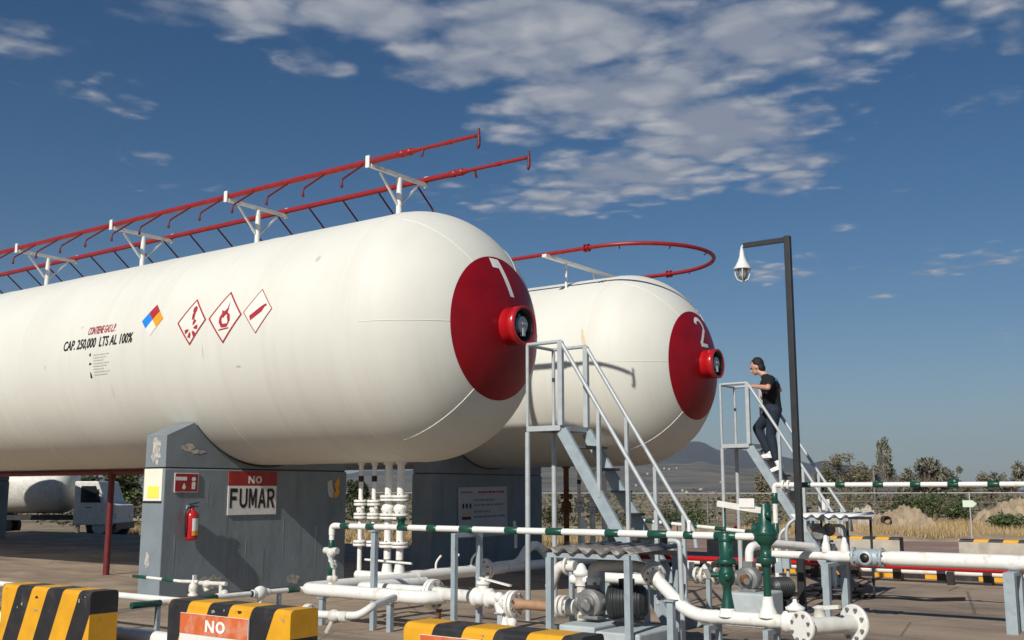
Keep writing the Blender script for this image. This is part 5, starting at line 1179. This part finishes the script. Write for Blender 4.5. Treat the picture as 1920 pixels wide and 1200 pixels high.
def tree(kind,u,D,vt,wpx,m,label,seed,group=None):
    rg=random.Random(seed); p=ground_at(u,D); h=CAM.z+(921-vt)*D/F-p.z; w=wpx*D/F
    t=thing({'broad':'broadleaf_tree','plume':'feathery_tree','yucca':'yucca_tree','palm':'palm_tree'}[kind],label,'tree',p,group); tr=MB(); cr=MB()
    if kind=='broad':
        E_=limbs(tr,p,h,9,w*.40,rg,.13)
        for e in E_+[p+Vector((rg.uniform(-.25,.25)*w,rg.uniform(-.2,.2)*w,h*rg.uniform(.5,.85))) for _ in range(9)]:
            leaves(cr,e,(w*rg.uniform(.10,.17),w*.14,h*rg.uniform(.08,.13)),150,.20,rg)
        leaves(cr,p+Vector((0,0,h*.45)),(w*.45,w*.4,h*.24),420,.2,rg)
    elif kind=='plume':
        E_=limbs(tr,p,h,7,w*.3,rg,.12,.3)
        for i in range(26):
            f=i/25; e=p+Vector((rg.uniform(-1,1)*w*.42*(1-f*.75),rg.uniform(-1,1)*w*.4*(1-f*.75),h*(.28+.68*f)))
            leaves(cr,e,(w*.09,w*.09,h*.075),60,.22,rg,2.2,0,1.5)
    else:
        heads=[]; n=26 if kind=='yucca' else 8
        tr.tube([p+Vector((0,0,-.1)),p+Vector((.05,0,h*.3)),p+Vector((0,.05,h*.55))],[.26,.2,.15],8)
        for i in range(n):
            a=2*PI*i/n+rg.uniform(-.3,.3); rq=rg.uniform(.15,1); e=p+Vector((math.cos(a)*w*.40*rq,math.sin(a)*w*.32*rq,h*(rg.uniform(.80,.93)-.24*rq*rq-(rg.random()<.35)*.22)))
            tr.tube([p+Vector((0,0,h*.42)),p.lerp(e,.55)+Vector((0,0,h*.16)),e],[.12,.09,.06],6); heads.append(e)
        for e in heads:
            L=(.62 if kind=='yucca' else .78)*w*.25
            for i in range(46):
                el=rg.uniform(-1.3,1.1); a=rg.uniform(0,2*PI); d=Vector((math.cos(a)*math.cos(el),math.sin(a)*math.cos(el),math.sin(el))); l_=L*rg.uniform(.7,1.15)
                side=d.cross(Vector((0,0,1))).normalized()*.045; m1=e+d*l_*.55; m2=e+d*l_+Vector((0,0,-.30*l_*(1-abs(d.z)*.5)))
                cr.add([e-side*.5,e+side*.5,m1+side,m1-side],[(0,1,2,3)]); cr.add([m1-side,m1+side,m2],[(0,1,2)])
            leaves(cr,e+Vector((0,0,-L*.35)),(L*.75,L*.75,L*.62),110,.22,rg,1.6,.5,1.5)
    tr.build('trunk','bark',t); cr.build('crown',m,t,recalc=False); return t
tree('broad',1588,82,848,92,'leafdry','dusty broad tree with a ragged crown just right of the lamp post',21)
tree('plume',1661,80,826,66,'leafgrey','tall narrow feathery tree, the highest on the skyline right of the lamp post',22)
tree('yucca',1738,76,851,106,'leafgrey','spreading yucca like tree with many drooping heads on the right skyline',23)
tree('palm',1902,80,862,84,'leafgrey','spiky palm like tree at the right edge of the picture',24)
tree('broad',1432,88,884,44,'leafdry','small dusty tree behind the farther stairs, left of the lamp post',25)
tree('broad',1548,96,880,50,'leafgreen','low green tree close behind the lamp post',26)
tree('broad',1700,92,892,60,'leafdry','low dusty tree between the feathery tree and the yucca',27)
tree('broad',1800,110,895,70,'leafdry','low faded tree right of the yucca',28)
tree('broad',1628,94,872,56,'leafdry','dusty low tree filling the gap left of the feathery tree',51)
tree('broad',1778,96,874,58,'leafgrey','grey green tree leaning against the right side of the yucca',52)
tree('broad',1858,102,886,64,'leafdry','low dusty tree left of the palm like tree at the right edge',53)
tree('broad',150,56,880,120,'leafdark','dark leafy tree seen under the tank at the far left',29)
tree('broad',236,50,880,110,'leafgreen','green leafy tree seen under the tank left of the saddle',30)
tree('broad',672,62,902,52,'leafdark','dark green tree seen between the saddles behind the risers',31)
BU=[(1745,50,2.9,1.75,'leafgreen','big green bush behind the fence near the arrow sign'),(1700,53,1.8,1.3,'leafdark','dark bush behind the earth mound'),(1885,41,1.9,.85,'leafgreen','low green bush at the right edge, before the fence'),(1790,52,1.9,1.3,'leafgreen','green bush right behind the arrow sign'),
    (1305,62,3.4,1.5,'leafgreen','wide green bush behind the fence left of the farther stairs'),(1250,70,3.0,1.4,'leafdark','dark bush beyond the handrail of the nearer stairs'),(1415,64,2.6,1.2,'leafdry','dry brown bush behind the fence beside the farther stairs'),(1500,66,3.0,1.3,'leafdry','dusty bush behind the fence at the lamp post'),
    (1560,60,2.4,1.1,'leafdry','dusty bush behind the fence right of the lamp post'),(1040,64,2.5,1.6,'leafdark','dark bush seen past the farther saddle behind the rusty riser'),(735,58,2.2,1.1,'leafdry','dusty bush seen between the saddles behind the thick risers'),(1180,66,3.0,1.5,'leafgreen','green bush seen through the treads of the nearer stairs')]
for i,(u,D,w,h,m,lb) in enumerate(BU): bush(u,D,w,h,m,lb,40+i)
# far scrub as one mass
rg=random.Random(5); mb=MB()
for i in range(420):
    u=rg.uniform(-200,2200); D=70+260*rg.random()**1.6; p=ground_at(u,D); w=rg.uniform(1.5,4)*(1+D/250); h=w*rg.uniform(.35,.6)
    for k in range(3): leaves(mb,p+Vector((rg.uniform(-.4,.4)*w,rg.uniform(-.4,.4)*w,h*.45)),(w*.32,w*.32,h*.45),16,.30*(1+D/160),rg)
o=mb.build('far_scrub','scrub',None,(0,0,0),0,False); tag(o,'hazy belt of scrub on the plain beyond the fence','scrub',None,'stuff')

# mounds, fence, arrow sign, drum
def mound(u,D,w,d,h,m,label,seed,name='earth_mound'):
    rg=random.Random(seed); p=ground_at(u,D); n=46; vs=[];ph=[rg.uniform(0,6) for _ in range(6)]
    for j in range(n+1):
        for i in range(n+1):
            a,b_=2*i/n-1,2*j/n-1; r=max(abs(a),abs(b_)); f=max(0,1-r**5); wob=.80+.13*math.sin(5*a+ph[0])+.10*math.sin(9*b_+4*a+ph[1])+.06*math.sin(17*a+ph[2]+7*b_)+.04*math.sin(31*a+ph[3]-19*b_)+rg.uniform(-.05,.05)
            vs.append(p+RT*(a*w/2)+FH*(b_*d/2)+Vector((0,0,-.05+h*f*wob)))
    mb=MB(); mb.add(vs,[(j*(n+1)+i,j*(n+1)+i+1,(j+1)*(n+1)+i+1,(j+1)*(n+1)+i) for j in range(n) for i in range(n)],0,True); o=mb.build(name,m); tag(o,label,'mound'); return o
mound(1690,44,2.3,1.8,.98,'dirt','tan earth mound with a flat top left of the green bush',1); mound(1617,46,.95,1.2,1.0,'kgrey','pale lump of concrete rubble left of the tan earth mound',2,'rubble_block')
mound(1905,47,3.2,2.5,1.22,'dirt','tall tan spoil heap at the right edge of the field',3); mound(1270,52,2.0,2.0,.75,'dirt','low tan spoil heap behind the banded pipe left of the farther stairs',4)
p=ground_at(1663,43.0); t=thing('rusty_drum','rusty brown open drum lying before the tan earth mound','drum',(p.x,p.y,p.z+.2)); m=MB(); d=-FH; m.lathe(p+Vector((0,0,.45))+FH*.5,d,[(0,.15),(.02,.16),(.4,.16),(.4,.14),(.1,.135),(.1,.0)],20); m.build('drum_shell','rustdark',t)
A=gp(1210,60); t=thing('wire_fence','long wire fence with thin posts and a pale top rail across the field','fence',(-15,44,0)); m=MB()
m.tube([(-75,44,1.34),(-14,44,1.34),(24,44,1.46)],.024,8); fr=m.build('top_rail','signgrey',t)
for zz_ in(.45,.9): m=MB(); m.tube([(-75,44,zz_),(24,44,zz_+.05)],.004,5); m.build('wire','grey',t)
for i in range(34): 
    x=-74+2.95*i; m=MB(); m.cyl((x,44,-.3),(x,44,1.33+(.0 if x<-14 else .0032*(x+14))),.018,8); m.build('post','bark',t)
p=px(1333,945,1,43.2); t=thing('gate_post','pair of dark gate posts standing before the fence left of the farther stairs','post',(p.x,43.2,0)); m=MB(); m.cyl((p.x-.2,43.2,-.2),(p.x-.2,43.2,1.45),.05,8); m.cyl((p.x+.35,43.2,-.2),(p.x+.35,43.2,1.5),.05,8); m.box((p.x+.08,43.2,1.42),(.6,.06,.06)); m.build('post_pair','sheet',t)
ya=10.9; a=px(1805,938,1,ya); b_=px(1832,951,1,ya); t=thing('arrow_sign','pale green arrow board pointing right on a thin pole in the yard','sign',(a.x+.09,ya,0))
m=MB(); pp2=px(1817,925,1,ya); m.cyl((pp2.x,ya,0),(pp2.x,ya,pp2.z),.012,8); m.build('pole','signgrey',t)
w_=b_.x-a.x; M['arrow']=mat('pale_green_board',(.62,.74,.58),.5); m=MB(); m.prism([(a.x,ya-.02,b_.z),(a.x,ya-.02,a.z),(a.x+w_*.72,ya-.02,a.z),(a.x+w_*1.02,ya-.02,(a.z+b_.z)/2),(a.x+w_*.72,ya-.02,b_.z)],(0,.01,0)); m.build('arrow_board','arrow',t)
for u,v0,v1,du,yy,lb in((1547,936,956,9,11.2,'small white square sign seen past the handrail of the farther stairs'),(1268,938,953,5,11.2,'small white tag sign seen past the handrail of the nearer stairs')):
    a=px(u-du,v0,1,yy); b_=px(u+du,v1,1,yy); t=thing('small_sign',lb,'sign',((a.x+b_.x)/2,yy,0)); m=MB(); m.box(((a.x+b_.x)/2,yy,(a.z+b_.z)/2),(b_.x-a.x,.012,a.z-b_.z)); m.build('board','signwhite',t)
    m=MB(); m.cyl(((a.x+b_.x)/2,yy+.02,0),((a.x+b_.x)/2,yy+.02,a.z-.01),.014,8); m.build('pole','signgrey',t)
p=px(1637,868,1,62); t=thing('utility_pole','thin pale pole rising in front of the skyline trees right of the lamp post','pole',(p.x,62,0)); m=MB(); m.tube([(p.x,62,-.3),(p.x,62,p.z)],[.11,.07],8); m.build('pole_shaft','sheet',t)
p=gp(1378,27); t=thing('fire_hydrant','bright red hydrant with two outlets in the far yard behind the farther stairs','hydrant',(p.x,p.y,0)); m=MB(); m.lathe((p.x,p.y,-.05),(0,0,1),[(0,.12),(.06,.12),(.07,.07),(.45,.07),(.47,.11),(.52,.11),(.6,.07),(.66,.03)],16)
for s in(-1,1): m.cyl((p.x,p.y,.42),(p.x+RT.x*.26*s,p.y+RT.y*.26*s,.45),.055,12); m.ball((p.x+RT.x*.28*s,p.y+RT.y*.28*s,.47),(.12,.12,.05))
m.build('hydrant_body','redbright',t)

# ------------------------------------------------------------------ tank lorry seen under the first tank
p=ground_at(150,40); t=thing('tank_lorry','white tank lorry parked beyond the yard, seen under the tank at the far left','lorry',p)
def lw(a,b_,c): return p+RT*a+FH*b_+Vector((0,0,c))
rotl=Matrix((RT,FH,Vector((0,0,1)))).transposed()
m=MB(); m.lathe(lw(-4.6,0,1.9),RT,[(0,.1),(.08,.55),(.25,.85),(.5,.95),(4.0,.95),(4.25,.85),(4.42,.55),(4.5,.1)],28); m.build('cistern','whitedirty',t)
m=MB(); m.box(lw(-1.8,0,.8),(6.4,.8,.18),0,rotl); m.build('chassis','kblack',t)
m=MB(); prof=[(.2,.55),(1.7,.55),(1.7,1.25),(1.35,1.35),(1.05,2.12),(.2,2.12)]; m.prism([lw(a,-1.0,c) for a,c in prof],FH*2.0); cab=m.build('cab','whitedirty',t,bevel=.04)
m=MB(); m.prism([lw(a,-1.012,c) for a,c in((.45,1.35),(1.2,1.35),(.98,1.95),(.45,1.95))],FH*.01); m.build('side_window','darkglass',cab)
m=MB(); m.box(lw(1.74,-.05,.50),(.10,1.9,.22),0,rotl); m.build('bumper','kblack',t)
for s in(-.78,.62): m=MB(); m.cyl(lw(1.70,s,.88),lw(1.73,s,.88),.11,14); m.build('headlight','signwhite',cab)
m=MB(); m.bar(lw(1.05,-1.0,1.75),lw(1.15,-1.22,1.75),.03,.03); m.box(lw(1.15,-1.24,1.68),(.06,.12,.30),0,rotl); m.build('mirror','kblack',cab)
m=MB(); m.box(lw(.75,-1.008,1.18),(.22,.012,.03),0,rotl); m.build('door_handle','kblack',cab)
for a in(-4.0,-3.0,1.15):
    for s in(-.92,.68):
        m=MB(); m.cyl(lw(a,s,.48),lw(a,s+.26,.48),.48,22); wv_=m.build('wheel','tyre',t); m=MB(); m.cyl(lw(a,s-.012,.48),lw(a,s+.0,.48),.26,16); m.build('hub','signgrey',wv_)

# ------------------------------------------------------------------ hills, far houses, haze
def ridge(name,prof,D,depth,m,seed,z0=-3):
    rg=random.Random(seed); us=[-1500+12*i for i in range(460)]; rows=9; vs=[]
    def hgt(u):
        for (a,ha),(b_,hb) in zip(prof[:-1],prof[1:]):
            if a<=u<=b_: f=(u-a)/(b_-a); f=f*f*(3-2*f); return ha+(hb-ha)*f
        return 8
    for j in range(rows):
        f=j/(rows-1)
        for u in us:
            s=(u-960)/F; dd=D-depth*(1-f); h=hgt(u)*(f**1.25)*D/F; h*=1+.05*math.sin(u*.043+seed)*f+.03*math.sin(u*.11+j)*f+rg.uniform(-.012,.012)
            q=CAM+FH*dd+RT*(s*dd); vs.append((q.x,q.y,z0+h+(1-f)*-3))
    for u in us:
        s=(u-960)/F; q=CAM+FH*(D+depth)+RT*(s*(D+depth)); vs.append((q.x,q.y,z0-10))
    n=len(us); mb=MB(); mb.add(vs,[(j*n+i,j*n+i+1,(j+1)*n+i+1,(j+1)*n+i) for j in range(rows) for i in range(n-1)],0,True)
    o=mb.build(name,m,None,(0,0,0)); o['kind']='structure'; return hgt
ridge('far_hills',[(-1500,60),(-600,40),(0,35),(600,38),(900,56),(1120,74),(1240,86),(1300,95),(1360,88),(1440,74),(1520,62),(1600,52),(1700,34),(1800,18),(1900,10),(2100,14),(2400,40),(3000,60),(4100,40)],6500,2600,'hillfar',3,-20)
hg=ridge('near_hills',[(-1500,30),(-400,24),(300,30),(640,34),(760,36),(1000,48),(1180,60),(1300,56),(1420,50),(1520,40),(1620,28),(1740,16),(1850,8),(2000,5),(2600,20),(4100,20)],3400,2000,'hill',8,-8)
rg=random.Random(9)
hs=[(1243,.72),(1252,.70),(1266,.74),(1238,.45),(1276,.12),(1284,.10),(1310,.14),(1190,.2),(1212,.5),(1348,.3),(705,.25),(728,.2),(1490,.2)]
for i,(u,f) in enumerate(hs):
    fr_=f**(1/1.25); dd=3400-2000*(1-fr_); s=(u-960)/F; q_=CAM+FH*dd+RT*(s*dd); z=-8+hg(u)*f*3400/F-(1-fr_)*3-1; w_=rg.uniform(3.5,6)
    m=MB(); m.box((q_.x,q_.y,z+1.5),(w_,w_*.8,4)); m.prism([(q_.x-w_/2,q_.y-w_*.42,z+3.5),(q_.x+w_/2,q_.y-w_*.42,z+3.5),(q_.x,q_.y-w_*.42,z+5)],(0,w_*.84,0)); o=m.build('far_house','housem'); tag(o,'tiny white house far off on the hillside','house','far white houses on the hillside')
mh=bpy.data.materials.new('haze'); mh.use_nodes=True; n,l=nodes(mh); n.remove(n['Principled BSDF']); pv=n.new('ShaderNodeVolumePrincipled')
pv.inputs['Color'].default_value=(.78,.86,.97,1); pv.inputs['Density'].default_value=HAZE if 'HAZE' in globals() else .000062; pv.inputs['Anisotropy'].default_value=.2
l.new(pv.outputs[0],n['Material Output'].inputs['Volume'])
mb=MB(); mb.box((0,0,210),(19000,19000,470)); hz=mb.build('haze',mh,None,(0,0,-25)); tag(hz,'pale daylight haze over the plain and hills','haze',None,'stuff')
